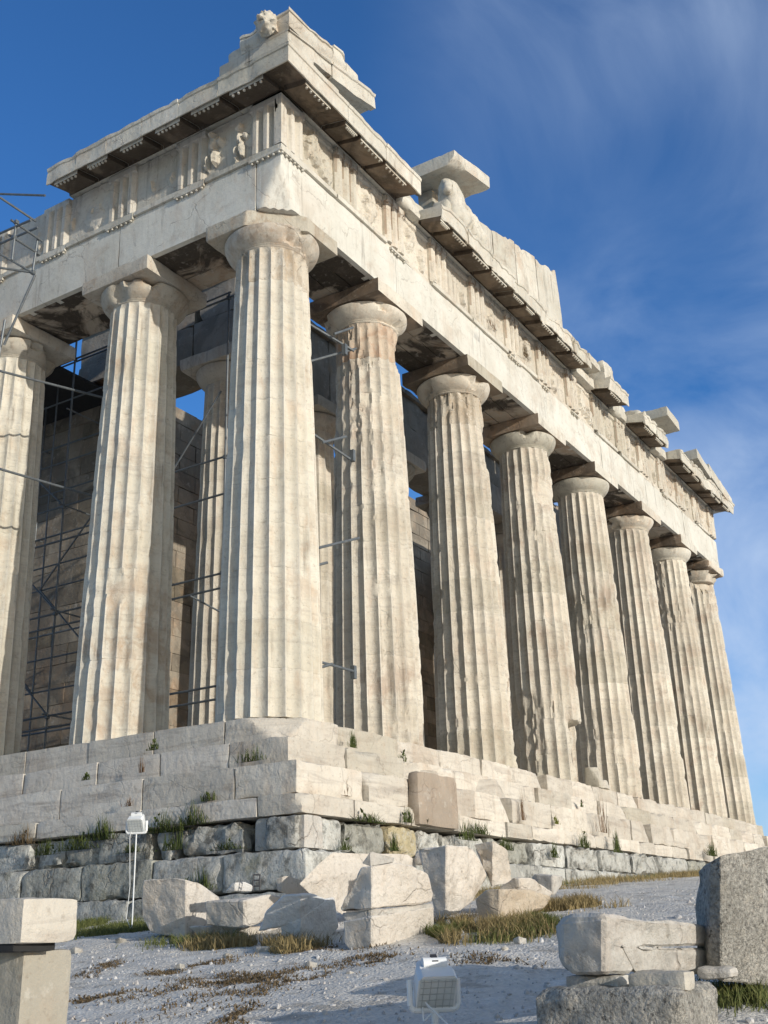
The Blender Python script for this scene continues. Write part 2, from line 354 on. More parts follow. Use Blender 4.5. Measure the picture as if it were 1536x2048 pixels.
def column(cx, cy, z0, Hc, Rb, Rt, seed, mat, wear=.5, nd=11, gouges=(), parent=T, lean=(0, 0), capmat=None, slices=(), abcut=(), topmat=None, dark_faces=False, seg=8, cap_broken=.3, dz=.11, label=None, patchy=0, ab=None):
    e = empty('column', (cx, cy, z0), parent, label)
    rg = random.Random(seed); neck = Hc-.80
    hs = [rg.uniform(.82, 1.1) for _ in range(nd)]; s = sum(hs); zs = [0]
    for h in hs: zs.append(zs[-1]+h/s*neck)
    NA = 20*seg
    th = np.arange(NA)*2*math.pi/NA; u = (np.arange(NA) % seg)/seg
    fl = 1-(2*u-1)**2; fl = np.where(u == 0, 0, fl)
    for k in range(nd):
        a, b2 = zs[k]+.0012, zs[k+1]-.0012
        nr = max(3, int((b2-a)/dz)); zz = np.concatenate([[a, a+.006], np.linspace(a, b2, nr+1)[1:-1], [b2-.006, b2]])
        TH, ZZ = np.meshgrid(th, zz, indexing='ij'); FL = fl[:, None]
        tt = ZZ/neck; Rr = Rb+(Rt-Rb)*tt+.017*np.sin(tt*math.pi)
        dep = .092*Rr*(1-sstep(neck-.07, neck-.01, ZZ)*.7)
        CX, SX = np.cos(TH), np.sin(TH)
        P = np.stack([CX*Rr+cx, SX*Rr+cy, ZZ], -1)
        arr = fbm(P*np.array([8, 8, 5.0]), seed, 3); big = fbm(P*np.array([.8, .8, .55]), seed+50, 3)
        joint = np.minimum(np.abs(ZZ-a), np.abs(ZZ-b2)); jn = np.exp(-(joint/.07)**2)
        hit_ = sstep(.585-.03*wear, .68, big)*wear
        wr = .002+.003*wear+sstep(.66-.07*wear, .74, arr+.22*(big-.5)+jn*.03)*(.005+.045*wear)+hit_*(.02+.20*np.clip(arr-.36, 0, 1))
        r = np.minimum(Rr-dep*FL, Rr-wr)
        r = r-np.where((wr > dep*FL) & (wr > .012), (arr-.5)*.025, 0)
        for (gth, gz, gw, gh, gd) in gouges:
            dth = np.angle(np.exp(1j*(TH-gth)))
            q = ((dth/gw)**2+((ZZ-gz)/gh)**2)+(arr-.5)*1.2
            r = np.where(q < 1, np.minimum(r, Rr-gd*np.clip((1-q)*2.5, 0, 1)-.02*arr), r)
        for (sth, zl, zh, ds) in slices:
            dth = np.angle(np.exp(1j*(TH-sth))); lim = (ds+.10*(arr-.5)+.05*np.sin(ZZ*7))/np.maximum(np.cos(dth), .2)
            r = np.where((ZZ > zl) & (ZZ < zh), np.minimum(r, lim), r)
        edge = (joint < .002); r = np.where(edge, r-.0015-.05*np.clip(arr-.60, 0, 1), r)
        lx, ly = lean[0]*ZZ/Hc, lean[1]*ZZ/Hc
        V = np.stack([CX*r+cx+lx, SX*r+cy+ly, ZZ+z0], -1)
        nz = V.shape[1]; V = V.reshape(-1, 3); idx = np.arange(NA*nz).reshape(NA, nz); j = np.roll(idx, -1, 0)
        F = np.stack([idx[:, :-1], j[:, :-1], j[:, 1:], idx[:, 1:]], -1).reshape(-1, 4).tolist()
        F.append(idx[:, 0][::-1].tolist()); F.append(idx[:, -1].tolist())
        mm = M_new if (patchy and rg.random() < patchy) else mat
        if topmat and k == nd-1: mm = topmat
        dr = mk('drum', V, F, mm, e, sharp=28)
        if topmat is M_rust and k == nd-1: dr['label'] = 'rust stained top drum'
    # echinus with annulets
    prof = [(Rt-.01, neck), (Rt+.012, neck+.02), (Rt+.0, neck+.035), (Rt+.03, neck+.06), (Rt+.02, neck+.07), (Rt+.05, neck+.09), (Rt+.115, neck+.14), (Rt+.18, neck+.22), (Rt+.22, neck+.30), (Rt+.24, neck+.37), (Rt+.24, neck+.41), (Rt+.19, neck+.447)]
    n = 72; t2 = np.arange(n)*2*math.pi/n; pr = np.array(prof); TH, RR = np.meshgrid(t2, pr[:, 0], indexing='ij'); ZZ = np.broadcast_to(pr[:, 1], TH.shape)
    P = np.stack([np.cos(TH)*RR+cx, np.sin(TH)*RR+cy, ZZ], -1); q = fbm(P*1.7, seed+3, 3); q2 = fbm(P*7, seed+4, 3)
    cut = np.clip(q-(.70-cap_broken*.14), 0, 1)*2.2*(ZZ > neck+.05); RR = np.maximum(RR-cut-np.clip(q2-.6, 0, 1)*.04*cap_broken, Rt-.05)
    V = np.stack([np.cos(TH)*RR+cx+lean[0], np.sin(TH)*RR+cy+lean[1], ZZ+z0], -1).reshape(-1, 3); nz = len(prof); idx = np.arange(n*nz).reshape(n, nz); j = np.roll(idx, -1, 0)
    F = np.stack([idx[:, :-1], j[:, :-1], j[:, 1:], idx[:, 1:]], -1).reshape(-1, 4).tolist(); F.append(idx[:, 0][::-1].tolist()); F.append(idx[:, -1].tolist())
    mk('echinus', V, F, capmat or M_cap, e, sharp=40)
    hb = ab or Rt+.285
    wbox('abacus', (cx-hb+lean[0], cy-hb+lean[1], z0+neck+.45), (cx+hb+lean[0], cy+hb+lean[1], z0+Hc-.004), capmat or M_cap, e, res=.1, r0=.012, r1=.10*(.4+cap_broken), amp=.004, seed=seed+6, cuts=abcut) if not abcut else wbox('abacus', (cx-hb+lean[0], cy-hb+lean[1], z0+neck+.45), (cx+hb+lean[0], cy+hb+lean[1], z0+Hc-.004), capmat or M_cap, e, res=.045, r0=.012, r1=.05, amp=.003, seed=seed+6, cuts=abcut)
    if dark_faces:  # abacus undersides and faces towards -x take the darker marble
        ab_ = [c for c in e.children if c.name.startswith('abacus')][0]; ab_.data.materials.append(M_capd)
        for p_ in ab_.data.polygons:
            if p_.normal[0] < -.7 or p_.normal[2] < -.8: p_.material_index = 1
    return e

# gouge angles: 0 = +x, -pi/2 = sunlit front (-y), pi = -x
q_ = math.pi
specs = [  # x, seed, wear, cap_broken, gouges, patch, label
 (XA[0], 11, .10, .1, [], .0, 'corner column, palest and largest shaft'),
 (XA[1], 12, .62, .95, [(-.95, 9.0, .5, .55, .10), (-2.4, 3.2, .25, .2, .05)], 0, 'second column of the sunlit front, rusty stains under its broken capital'),
 (XA[2], 13, .60, .5, [(-1.1, 8.3, .35, .8, .08), (-1.2, 1.2, .3, .9, .12)], 0, None),
 (XA[3], 14, .72, .2, [(-1.75, 8.2, .8, .55, .09), (-1.3, .5, .4, .4, .1)], 0, 'column of the sunlit front with the foot of its shaft broken away'),
 (XA[4], 15, .62, .2, [(-1.0, 3.0, .4, .9, .08)], 0, None),
 (XA[5], 16, .7, .8, [(-.9, 2.2, .5, .8, .1)], 0, None),
 (XA[6], 17, .6, .3, [], .0, None),
 (XA[7], 18, .55, 1.6, [(-2.2, 9.6, .8, .4, .2)], 0, None)]
for i, (x, sd, we, cb, go, pa, lb) in enumerate(specs):
    column(x, E0, 0, H, .974 if i in (0, 7) else .953, .755 if i in (0, 7) else .74, sd, M_shaft if i == 0 else M_shaftw, we, gouges=go, lean=(LEAN if i == 0 else (-LEAN if i == 7 else 0), LEAN),
           cap_broken=cb, seg=8 if i < 5 else 6, dz=.09 if i < 3 else .13, label=lb, patchy=pa, topmat=M_rust if i == 1 else (M_btop if i in (0, 2) else None), dark_faces=i > 0, slices=[(-.95, -.1, 1.62, .44)] if i == 3 else (), abcut=[((-1, -1, -.1), .76)] if i == 0 else (), capmat=M_gei if i in (3, 4, 6) else None, ab=.995)
for i, y in enumerate(YB[1:4]):
    column(E0, y, 0, H, .953, .74, 31+i, M_shaft, .22, gouges=[[(-2.6, 3.0, .25, .4, .07)], [(-2.3, 8.0, .3, .4, .06)], []][i], lean=(LEAN, 0), cap_broken=.3, dz=.1,
           label=['column beside the corner column on the shaded flank', None, None][i], ab=.995)

# face mapping: s runs along the face, d outwards
def face(fc, s, d, z):
    s = np.asarray(s, float); d = np.asarray(d, float); z = np.asarray(z, float); s, d, z = np.broadcast_arrays(s, d, z)
    return np.stack([s, -d, z], -1) if fc == 'A' else np.stack([-d, s, z], -1)
def fbox(name, fc, s0, s1, d0, d1, z0, z1, mat, parent=T, **k):
    if fc == 'A': return wbox(name, (s0, -d1, z0), (s1, -d0, z1), mat, parent, **k)
    return wbox(name, (-d1, s0, z0), (-d0, s1, z1), mat, parent, **k)
DF = -.19   # architrave face depth
# architrave: outer slab, inner slab behind it
ZA0, ZA1 = H, 11.74
def arch_block(fc, s0, s1, sd, inner=True, cuts=(), wear=.05, par=None):
    g = .008
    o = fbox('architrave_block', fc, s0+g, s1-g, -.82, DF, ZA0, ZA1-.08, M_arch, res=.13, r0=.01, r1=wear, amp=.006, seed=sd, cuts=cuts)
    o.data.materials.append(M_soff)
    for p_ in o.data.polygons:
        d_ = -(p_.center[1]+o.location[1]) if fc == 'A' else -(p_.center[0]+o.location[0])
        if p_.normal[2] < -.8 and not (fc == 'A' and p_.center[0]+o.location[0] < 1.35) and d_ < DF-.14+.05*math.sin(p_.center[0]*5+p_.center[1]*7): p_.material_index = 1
jA = [.19]+XA[1:7]+[XA[7]+.885-.06]
for i in range(7):
    cuts = []
    if i == 0: cuts = [((-1, -1, -.49), 1.583)]
    arch_block('A', jA[i], jA[i+1], 100+i, cuts=cuts, wear=.06)
    fbox('architrave_beam', 'A', jA[i]+(1.72 if i == 0 else .01), jA[i+1]-.01, -1.35, -.83, ZA0+.01, ZA1-.04, M_soff, res=.3, r0=.01, r1=.06, seed=120+i)
    fbox('architrave_beam', 'A', jA[i]+(1.72 if i == 0 else .01), jA[i+1]-.01, -1.9, -1.36, ZA0-.0+.015, ZA1-.04, M_soff, res=.3, r0=.01, r1=.08, seed=130+i)
jB = [.83, YB[1], YB[2], YB[3]]
for i in range(3):
    arch_block('B', jB[i], jB[i+1], 140+i, wear=.03)
    fbox('architrave_beam', 'B', jB[i]+.02, jB[i+1]-.01, -1.35, -.83, ZA0+.01, ZA1-.04, M_soff, res=.3, r0=.01, r1=.06, seed=150+i)
    fbox('architrave_beam', 'B', jB[i]+(1.1 if i == 0 else .01), jB[i+1]-.01, -1.9, -1.36, ZA0+.015, ZA1-.04, M_soff, res=.3, r0=.01, r1=.06, seed=160+i)
# slab of crusted undersides: thin soffit leaves keep the dark film real geometry
# frieze backing
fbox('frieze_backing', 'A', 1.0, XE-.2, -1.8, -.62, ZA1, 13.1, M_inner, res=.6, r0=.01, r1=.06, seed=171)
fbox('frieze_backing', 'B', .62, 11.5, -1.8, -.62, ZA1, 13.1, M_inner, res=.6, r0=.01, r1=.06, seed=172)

def panel(name, fc, s, z, D, dback, mat, parent=T, sharp=30):
    """closed slab: front surface depth D[s,z], flat back"""
    S, Z = np.meshgrid(s, z, indexing='ij'); n, m = S.shape
    f = face(fc, S, D, Z).reshape(-1, 3); b = face(fc, S, np.full_like(S, dback), Z).reshape(-1, 3)
    idx = np.arange(n*m).reshape(n, m); q = np.stack([idx[:-1, :-1], idx[1:, :-1], idx[1:, 1:], idx[:-1, 1:]], -1).reshape(-1, 4)
    bi = idx+n*m; F = q.tolist()
    F.append([int(bi[0, 0]), int(bi[0, -1]), int(bi[-1, -1]), int(bi[-1, 0])])
    loop = list(idx[:-1, 0])+list(idx[-1, :-1])+list(idx[1:, -1][::-1])+list(idx[0, 1:][::-1])
    corners = {int(idx[0, 0]), int(idx[-1, 0]), int(idx[-1, -1]), int(idx[0, -1])}
    order = [int(i) for i in loop]; sides = []; cur = []
    for i in order+[order[0]]:
        cur.append(i)
        if i in corners and len(cur) > 1: sides.append(cur); cur = [i]
    for sd in sides:
        F.append([int(i) for i in sd][::-1]+[sd[0]+n*m, sd[-1]+n*m])
    return mk(name, np.concatenate([f, b]), F, mat, parent, sharp=sharp, recalc=True)

TW = .845
def triglyph(fc, s0, sd, wear, mat, corner=False):
    w = TW; k = [0, .07, .14, .21, .285, .36, .43, .50, .57, .64, .715, .79, .86, .93, 1.0]
    us = np.array([0, .055, .11, .165, .222, .278, .333, .39, .445, .5, .555, .61, .667, .722, .778, .835, .89, .945, 1.0])
    def gd(u):
        gd = 0
        a = np.zeros_like(u)
        for c, hw in ((.333, .11), (.667, .11)): a = np.maximum(a, np.clip(1-np.abs(u-c)/hw, 0, 1))
        a = np.maximum(a, np.clip(1-u/.11, 0, 1)*(0 if corner else .8)); a = np.maximum(a, np.clip(1-(1-u)/.11, 0, 1)*.8)
        return a*.11
    z = np.concatenate([[11.79, 11.80], np.arange(11.88, 12.9, .075), [12.9, 12.925, 12.93, 13.06]])
    s = s0+us*w
    U, Z = np.meshgrid(us, z, indexing='ij'); S = s0+U*w
    D = -.13-gd(U)*(Z < 12.91)
    P = np.stack([S, Z*.55, np.full_like(S, sd)], -1); nz = fbm(P*6, sd, 3); big = fbm(P*1.6, sd+1, 2)
    er = np.clip(nz-.5+wear*.06, 0, 1)*wear*.16+np.clip(big-.58, 0, 1)*wear*.3
    D = np.maximum(np.minimum(D, -.13-er), -.34)
    if corner: s = s.copy(); s[0] += .003 if fc == 'B' else 0.0
    o = panel('triglyph', fc, s, z, D, -.30 if corner else -.6, mat)
    if fc == 'A' and not corner:
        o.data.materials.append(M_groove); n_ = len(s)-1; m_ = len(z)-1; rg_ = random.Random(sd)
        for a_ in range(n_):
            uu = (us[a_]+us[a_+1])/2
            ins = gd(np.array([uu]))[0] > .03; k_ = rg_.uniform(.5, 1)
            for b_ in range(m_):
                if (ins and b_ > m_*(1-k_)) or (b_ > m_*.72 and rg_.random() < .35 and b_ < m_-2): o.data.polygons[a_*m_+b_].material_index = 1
    return o
def fig(c, zc, h, d=.16):
    return [(c, zc+h*.15, .13, h*.28, d), (c+.03, zc+h*.52, .08, .10, d*1.1), (c-.07, zc-h*.3, .07, h*.3, d), (c+.10, zc-h*.32, .07, h*.28, d*.9), (c-.14, zc+h*.2, .08, .1, d*.8)]
def metope(fc, s0, s1, sd, relief, mat, full=1.0, blobs=()):
    n = max(8, int((s1-s0)/.035)); s = np.linspace(s0+.004, s1-.004, n); z = np.linspace(11.79, 13.06, 38)
    S, Z = np.meshgrid(s, z, indexing='ij'); P = np.stack([S, Z, np.full_like(S, sd*1.3)], -1)
    bd = -.27 if relief else -.22; D = np.full_like(S, bd); a = fbm(P*np.array([2.6, 1.9, 1]), sd, 3); r = fbm(P*np.array([11, 8, 1.]), sd+5, 4)
    D = D-np.clip(r-.5, 0, 1)*.04
    for (c, zc, rs, rz, h) in blobs:
        wob = (fbm(P*np.array([5, 5, 1.]), sd+11, 2)-.5); q = ((S-s0-c*(s1-s0)+wob*.18)/rs)**2+((Z-zc)/rz)**2+(r-.5)*3.2
        D = np.where(q < 1, np.maximum(D, bd+h*np.sqrt(np.clip(1-q, 0, 1))*(.1+1.7*r)), D)
    if relief: D = D+np.clip(a-.52, 0, 1)*relief*(.3+1.2*r)
    D = np.minimum(D, -.15) if relief else D
    D = np.where(Z > 12.93, np.maximum(D, -.21-np.clip(r-.5, 0, 1)*.1), D)
    return panel('metope', fc, s, z, D, -.6, mat, sharp=24)
def trig_starts(P_, last=None):
    cs = [.13+TW/2]; c1 = P_[1]; cs += [(.13+TW/2+c1)/2, c1]
    for i in range(1, len(P_)-2 if last else len(P_)-1):
        cs += [(P_[i]+P_[i+1])/2, P_[i+1]]
    if last: cs += [(P_[-2]+last)/2, last]
    return cs
tA = trig_starts(XA, XE-.13-TW/2); tB = trig_starts(YB[:4])
def regula(fc, c, sd, w=TW, keep=1.0):
    rg = random.Random(sd); parts = []; n = 6; e = .0
    k0 = 0 if keep == 1 else rg.randint(0, 1); k1 = n if keep == 1 else rg.randint(3, n)
    a, b2 = c-w/2+k0*w/6, c-w/2+k1*w/6
    o = fbox('regula', fc, a, b2, DF-.02, DF+.075, ZA1-.145, ZA1-.081, M_gei, res=.1, r0=.006, r1=.02, seed=sd)
    for k in range(k0, k1):
        if keep < 1 and rg.random() < .25: continue
        s = c-w/2+(k+.5)*w/6; p0 = face(fc, s, DF+.036, ZA1-.144); p1 = face(fc, s, DF+.036, ZA1-.19); parts.append(tube(p0, p1, .03, 7))
    if parts:
        V, F = join(parts); mk('guttae', V, F, M_gei, o, smooth=False)['kind'] = 'stuff'
wbox('frieze_corner_core', (.301, .301, 11.79), (1.0, 1.0, 13.05), M_frieze, T, res=1, r0=0, r1=0, amp=0)
for fc, ts in (('A', tA), ('B', tB)):
    rg = random.Random(3 if fc == 'A' else 4); mat = M_friezew if fc == 'A' else M_frieze
    for i, c in enumerate(ts):
        we = .4*([.12, .55, .75, .6, .6, .8, .5, .8, .6, .7, .9, .6, .5, .8, .6][i % 15]) if fc == 'A' else .06
        triglyph(fc, c-TW/2, 200+i+(50 if fc == 'B' else 0), we, M_frieze if (fc == 'A' and i == 0) else mat, corner=(i == 0))
        if fc == 'B' or rg.random() < .42 or i == 0: regula(fc, c, 300+i, keep=1 if (fc == 'B' or i == 0) else .6)
        if i < len(ts)-1:
            a, b2 = c+TW/2, ts[i+1]-TW/2
            if fc == 'B':
                bl = [fig(.22, 12.3, .75)+fig(.82, 12.42, .8, .2), [(.62, 12.3, .05, .18, .1), (.15, 12.3, .08, .15, .08)],
                      [(.35, 12.2, .26, .36, .06), (.9, 12.3, .07, .18, .1)], [(.1, 12.1, .07, .12, .1), (.2, 12.5, .1, .1, .05)], [(.4, 12.2, .1, .2, .1)], []][i % 6]
                metope(fc, a, b2, 240+i, 0, mat, blobs=bl)
            else:
                bl = [[(.35, 12.5, .25, .45, .2), (.75, 12.15, .22, .3, .2)], [(.5, 12.4, .3, .5, .12)], [(.3, 12.5, .2, .4, .12), (.7, 12.2, .12, .3, .14)], [(.7, 12.2, .1, .25, .16)], [(.4, 12.3, .3, .3, .1)], [(.5, 12.5, .25, .4, .15)], [(.3, 12.2, .2, .3, .15)]][i % 7]
                metope(fc, a, b2, 260+i, .16, mat, blobs=bl)
        # taenia lengths (each over one triglyph to the next), several lost on the worn front
        if i < len(ts)-1:
            s0 = (c-TW/2 if i else (.19-.06 if fc == 'A' else .2)); s1 = ts[i+1]-TW/2
            if fc == 'B' or i in (0, 1, 3, 4, 5, 8, 9, 11, 13):
                e = 0 if fc == 'B' or i in (0, 1, 3) else rg.uniform(0, .7)
                fbox('taenia', fc, s0+.004+e*.6, s1-.004-e*.4, DF-.2, DF+.06, ZA1-.079, ZA1+.045, M_gei, res=.1, r0=.008, r1=.03 if fc == 'B' else .06, seed=400+i)
            else:
                fbox('taenia', fc, s0+.004, s1-.004, DF-.2, DF-.0-.01, ZA1-.079, ZA1+.045, M_friezew, res=.1, r0=.01, r1=.14, amp=.02, seed=420+i)
# last triglyph corner of the flank continues beyond the frame
# cornice ------------------------------------------------------------
def geison(fc, s0, s1, sd, wear=.05, d1=.60, jag=0, miter0=0, miter1=0, name='cornice_block'):
    prof = [(-.9, 13.10), (-.12, 13.10), (-.10, 13.17), (.0, 13.155), (.52, 13.045), (.545, 13.06), (.55, 13.07), (.555, 13.06), (.56, 13.03), (.565, 12.985), (.60, 12.975), (.60, 13.10), (.60, 13.24), (.60, 13.345), (.625, 13.36), (.64, 13.43), (.45, 13.435), (.0, 13.44), (-.9, 13.44)]
    pr = np.array(prof); ns = max(2, int((s1-s0)/.12)); s = np.linspace(s0, s1, ns+1)
    S, K = np.meshgrid(s, np.arange(len(pr)), indexing='ij'); D = pr[K, 0].copy(); Z = pr[K, 1].copy()
    P = np.stack([S*2.2, D*2, Z*2], -1); n = fbm(P, sd, 3); n2 = fbm(P*3, sd+2, 2)
    er = np.clip(n-.52, 0, 1)*wear*3+np.clip(n2-.56, 0, 1)*wear*1.5
    D = np.where(D > .44, D-er, D); Z = np.where((Z > 13.3) & (D > .2), Z-er*.6, Z)
    k = (D-DF); S = S+(np.where(S <= s0+1e-6, -miter0*D, 0))+(np.where(S >= s1-1e-6, miter1*D, 0))
    V = face(fc, S, D, Z).reshape(-1, 3); m = len(pr); idx = np.arange(S.size).reshape(S.shape); j = np.roll(idx, -1, 1)
    F = np.stack([idx[:-1], idx[1:], j[1:], j[:-1]], -1).reshape(-1, 4).tolist(); F.append(idx[0].tolist()); F.append(idx[-1].tolist())
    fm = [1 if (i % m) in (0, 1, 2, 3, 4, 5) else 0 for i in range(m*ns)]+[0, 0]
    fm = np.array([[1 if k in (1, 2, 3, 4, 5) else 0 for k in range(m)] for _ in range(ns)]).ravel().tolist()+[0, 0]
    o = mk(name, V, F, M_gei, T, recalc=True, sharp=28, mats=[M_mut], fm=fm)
    return o
def mutules(fc, s0, s1, par, sd, wear=.03, cen=()):
    for c in cen:
        a, b2 = max(c-.455, s0+.01), min(c+.455, s1-.01)
        if b2-a < .12: continue
        h = .125; V, F = worn((a, -.525, -h), (b2, .04, 0), res=.1, r0=.006, r1=wear, seed=sd+int(c*7), amp=.004)
        # slope with the soffit
        dd = -V[:, 1]; z = V[:, 2]+13.152-(dd-.0)*.212-.001
        if fc == 'A': VV = np.stack([V[:, 0], -dd, z], 1)
        else: VV = np.stack([-dd, V[:, 0], z], 1)
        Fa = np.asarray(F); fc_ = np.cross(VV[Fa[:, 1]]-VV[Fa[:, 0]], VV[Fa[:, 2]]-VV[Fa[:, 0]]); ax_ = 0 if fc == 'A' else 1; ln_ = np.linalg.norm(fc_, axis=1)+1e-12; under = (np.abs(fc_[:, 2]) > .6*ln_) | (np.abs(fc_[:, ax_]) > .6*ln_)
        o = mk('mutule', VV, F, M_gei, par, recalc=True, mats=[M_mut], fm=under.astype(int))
        gp = []
        for q in range(6):
            s = a+.09+q*(b2-a-.18)/5; gp.append(tube(face(fc, s, .485, 13.152-.485*.212-h+.01), face(fc, s, .485, 13.152-.485*.212-h-.035), .03, 6))
        if wear < .05: V, F = join(gp); mk('guttae', V, F, M_gei, o, smooth=False)['kind'] = 'stuff'
cA = []; cB = []
for ts, cc in ((tA, cA), (tB, cB)):
    for i, c in enumerate(ts):
        cc.append(c)
        if i < len(ts)-1: cc.append((c+ts[i+1])/2)
# horizontal cornice of the front, in its surviving runs
runsA = [(0.0, 4.70), (5.75, 15.35), (17.0, 18.65), (20.2, 22.85), (24.2, XE)]
for ri, (a, b2) in enumerate(runsA):
    n = max(1, int(round((b2-a)/1.45))); es = np.linspace(a, b2, n+1)
    for i in range(n):
        m0 = 1 if (ri == 0 and i == 0) else 0; m1 = 1 if (ri == 4 and i == n-1) else 0
        o = geison('A', es[i]+(.0 if m0 else .006), es[i+1]-.006, 500+ri*20+i, wear=.03 if ri == 0 else .12, miter0=m0, miter1=m1)
        mutules('A', es[i]-(.3 if m0 else 0), es[i+1], o, 520+i, cen=[c for c in cA if es[i] <= c < es[i+1]])
for (a, b2, d) in ((4.72, 5.72, .02), (15.4, 16.95, .06), (18.7, 20.15, .0), (22.9, 24.15, .05)):
    fbox('broken_cornice_block', 'A', a, b2, -.9, d, 13.09, 13.45, M_gei, res=.1, r0=.03, r1=.22, amp=.04, seed=int(a*9))
esB = [0, 1.25, 2.35, 3.42, 4.5, 5.45, 6.42]
for i in range(6):
    o = geison('B', esB[i]+(0 if i == 0 else .006), esB[i+1]-.006, 600+i, wear=.045, miter0=1 if i == 0 else 0)
    mutules('B', esB[i]-(.3 if i == 0 else 0), esB[i+1], o, 620+i, cen=[c for c in cB if esB[i] <= c < esB[i+1]])
for i in range(7):
    y = .9+i*.78+random.Random(i).uniform(-.1, .1)
    if i in (1,): continue
    wbox('roof_edge_fragment', (-.5, y, 13.43), (-.1, y+.62, 13.50+.05*(i % 3)), M_gei, T, res=.1, r0=.02, r1=.1, amp=.02, seed=640+i)

# raking cornice at the corner: wedge rising towards the gable
SL = .235
def slab_slope(name, s0, s1, d0, d1, z0, th, sd, mat=M_gei, slope=SL, r1=.05, fcx='A', cuts=(), parent=T, res=.12, pr=None):
    V, F = worn((s0, -d1, 0), (s1, -d0, th), res=res, r0=.012, r1=r1, amp=.006, seed=sd, cuts=cuts)
    V[:, 2] += z0+(V[:, 0]-s0)*slope
    return mk(name, V, F, mat, parent)
slab_slope('raking_cornice_block', -.60, 1.25, -.9, .585, 13.443, .10, 701, slope=.02)
for k, (a, b2) in enumerate(((-.58, .75), (.76, 2.95))):
    pass
def raking(s0, s1, sd, d1=.60, zoff=13.46, th=.40, endcut=0, wear=.04):
    ns = max(2, int((s1-s0)/.12)); s = np.linspace(s0, s1, ns+1)
    pr = np.array([(-.9, 0), (.45, 0), (.46, -.05), (.60, -.05), (.60, .20), (.60, .28), (.63, .30), (.64, th), (-.9, th)])
    S, K = np.meshgrid(s, np.arange(len(pr)), indexing='ij'); D = pr[K, 0].copy(); Z = pr[K, 1].copy()+zoff+(S+.6)*SL
    P = np.stack([S*2.2, D*2, Z*2], -1); n = fbm(P, sd, 3); er = np.clip(n-.52, 0, 1)*wear*3
    D = np.where(D > .44, D-er, D); Z = np.where(pr[K, 1] > .25, Z-er*.6, Z)
    if s0 < 0: Z = np.where(pr[K, 1] <= 0, np.maximum(Z, 13.445), Z)
    V = face('A', S, D, Z).reshape(-1, 3); idx = np.arange(S.size).reshape(S.shape); j = np.roll(idx, -1, 1)
    F = np.stack([idx[:-1], idx[1:], j[1:], j[:-1]], -1).reshape(-1, 4).tolist(); F.append(idx[0].tolist()); F.append(idx[-1].tolist())
    return mk('raking_cornice_block', V, F, M_gei, T, recalc=True, sharp=28)
raking(-.60, .98, 711, th=.26, zoff=13.35+.11); raking(.99, 2.72, 712, th=.36, zoff=13.40)
# sima: gutter blocks with an ovolo face, lion head on the flank side
def sima(s0, s1, sd, z0, fc='A', h=.46, slope=SL, base=-.6, mi=0, wear=.05, dd=0):
    ns = max(2, int(abs(s1-s0)/.08)); s = np.linspace(s0, s1, ns+1)
    pr = np.array([(.2, 0), (.62, 0), (.635, .05), (.60, .07), (.655, .16), (.675, .27), (.66, .36), (.66, .40), (.69, .41), (.69, h), (.56, h), (.5, .1), (.2, .1)]); pr[:, 0] += dd
    S, K = np.meshgrid(s, np.arange(len(pr)), indexing='ij'); D = pr[K, 0].copy(); Z = pr[K, 1].copy()
    P = np.stack([S*2.6, D*2.5, Z*2.5], -1); n = fbm(P, sd, 3); er = np.clip(n-.5, 0, 1)*wear*3
    D = np.where(D > .55+dd, D-er, D); Z = np.where(Z > .3, Z-er*1.2, Z); Z = Z+z0+(S-base)*slope
    S = S+np.where(S <= s0+1e-6, -mi*(D-.0)*1.0, 0)
    V = face(fc, S, D, Z).reshape(-1, 3); idx = np.arange(S.size).reshape(S.shape); j = np.roll(idx, -1, 1)
    F = np.stack([idx[:-1], idx[1:], j[1:], j[:-1]], -1).reshape(-1, 4).tolist(); F.append(idx[0].tolist()); F.append(idx[-1].tolist())
    return mk('gutter_block', V, F, M_gei, T, recalc=True, sharp=32)
ZS = 13.72
sima(0.0, .92, 721, ZS, mi=1); sima(.93, 1.45, 722, ZS, wear=.07); 
wbox('gutter_block', (1.46, -.62, ZS+.47), (2.05, -.1, ZS+.87), M_gei, T, res=.07, r0=.1, r1=.16, amp=.01, seed=723)
sima(0.0, .62, 724, ZS+.0, fc='B', slope=0, base=0, mi=1, wear=.06)
wbox('gutter_block', (-.58, .63, 13.60), (-.1, 1.05, 14.02), M_gei, T, res=.07, r0=.04, r1=.12, amp=.02, seed=725)
wbox('gutter_bed', (-.62, -.6, 13.445), (.3, 1.2, 13.72), M_gei, T, res=.12, r0=.012, r1=.05, seed=726)
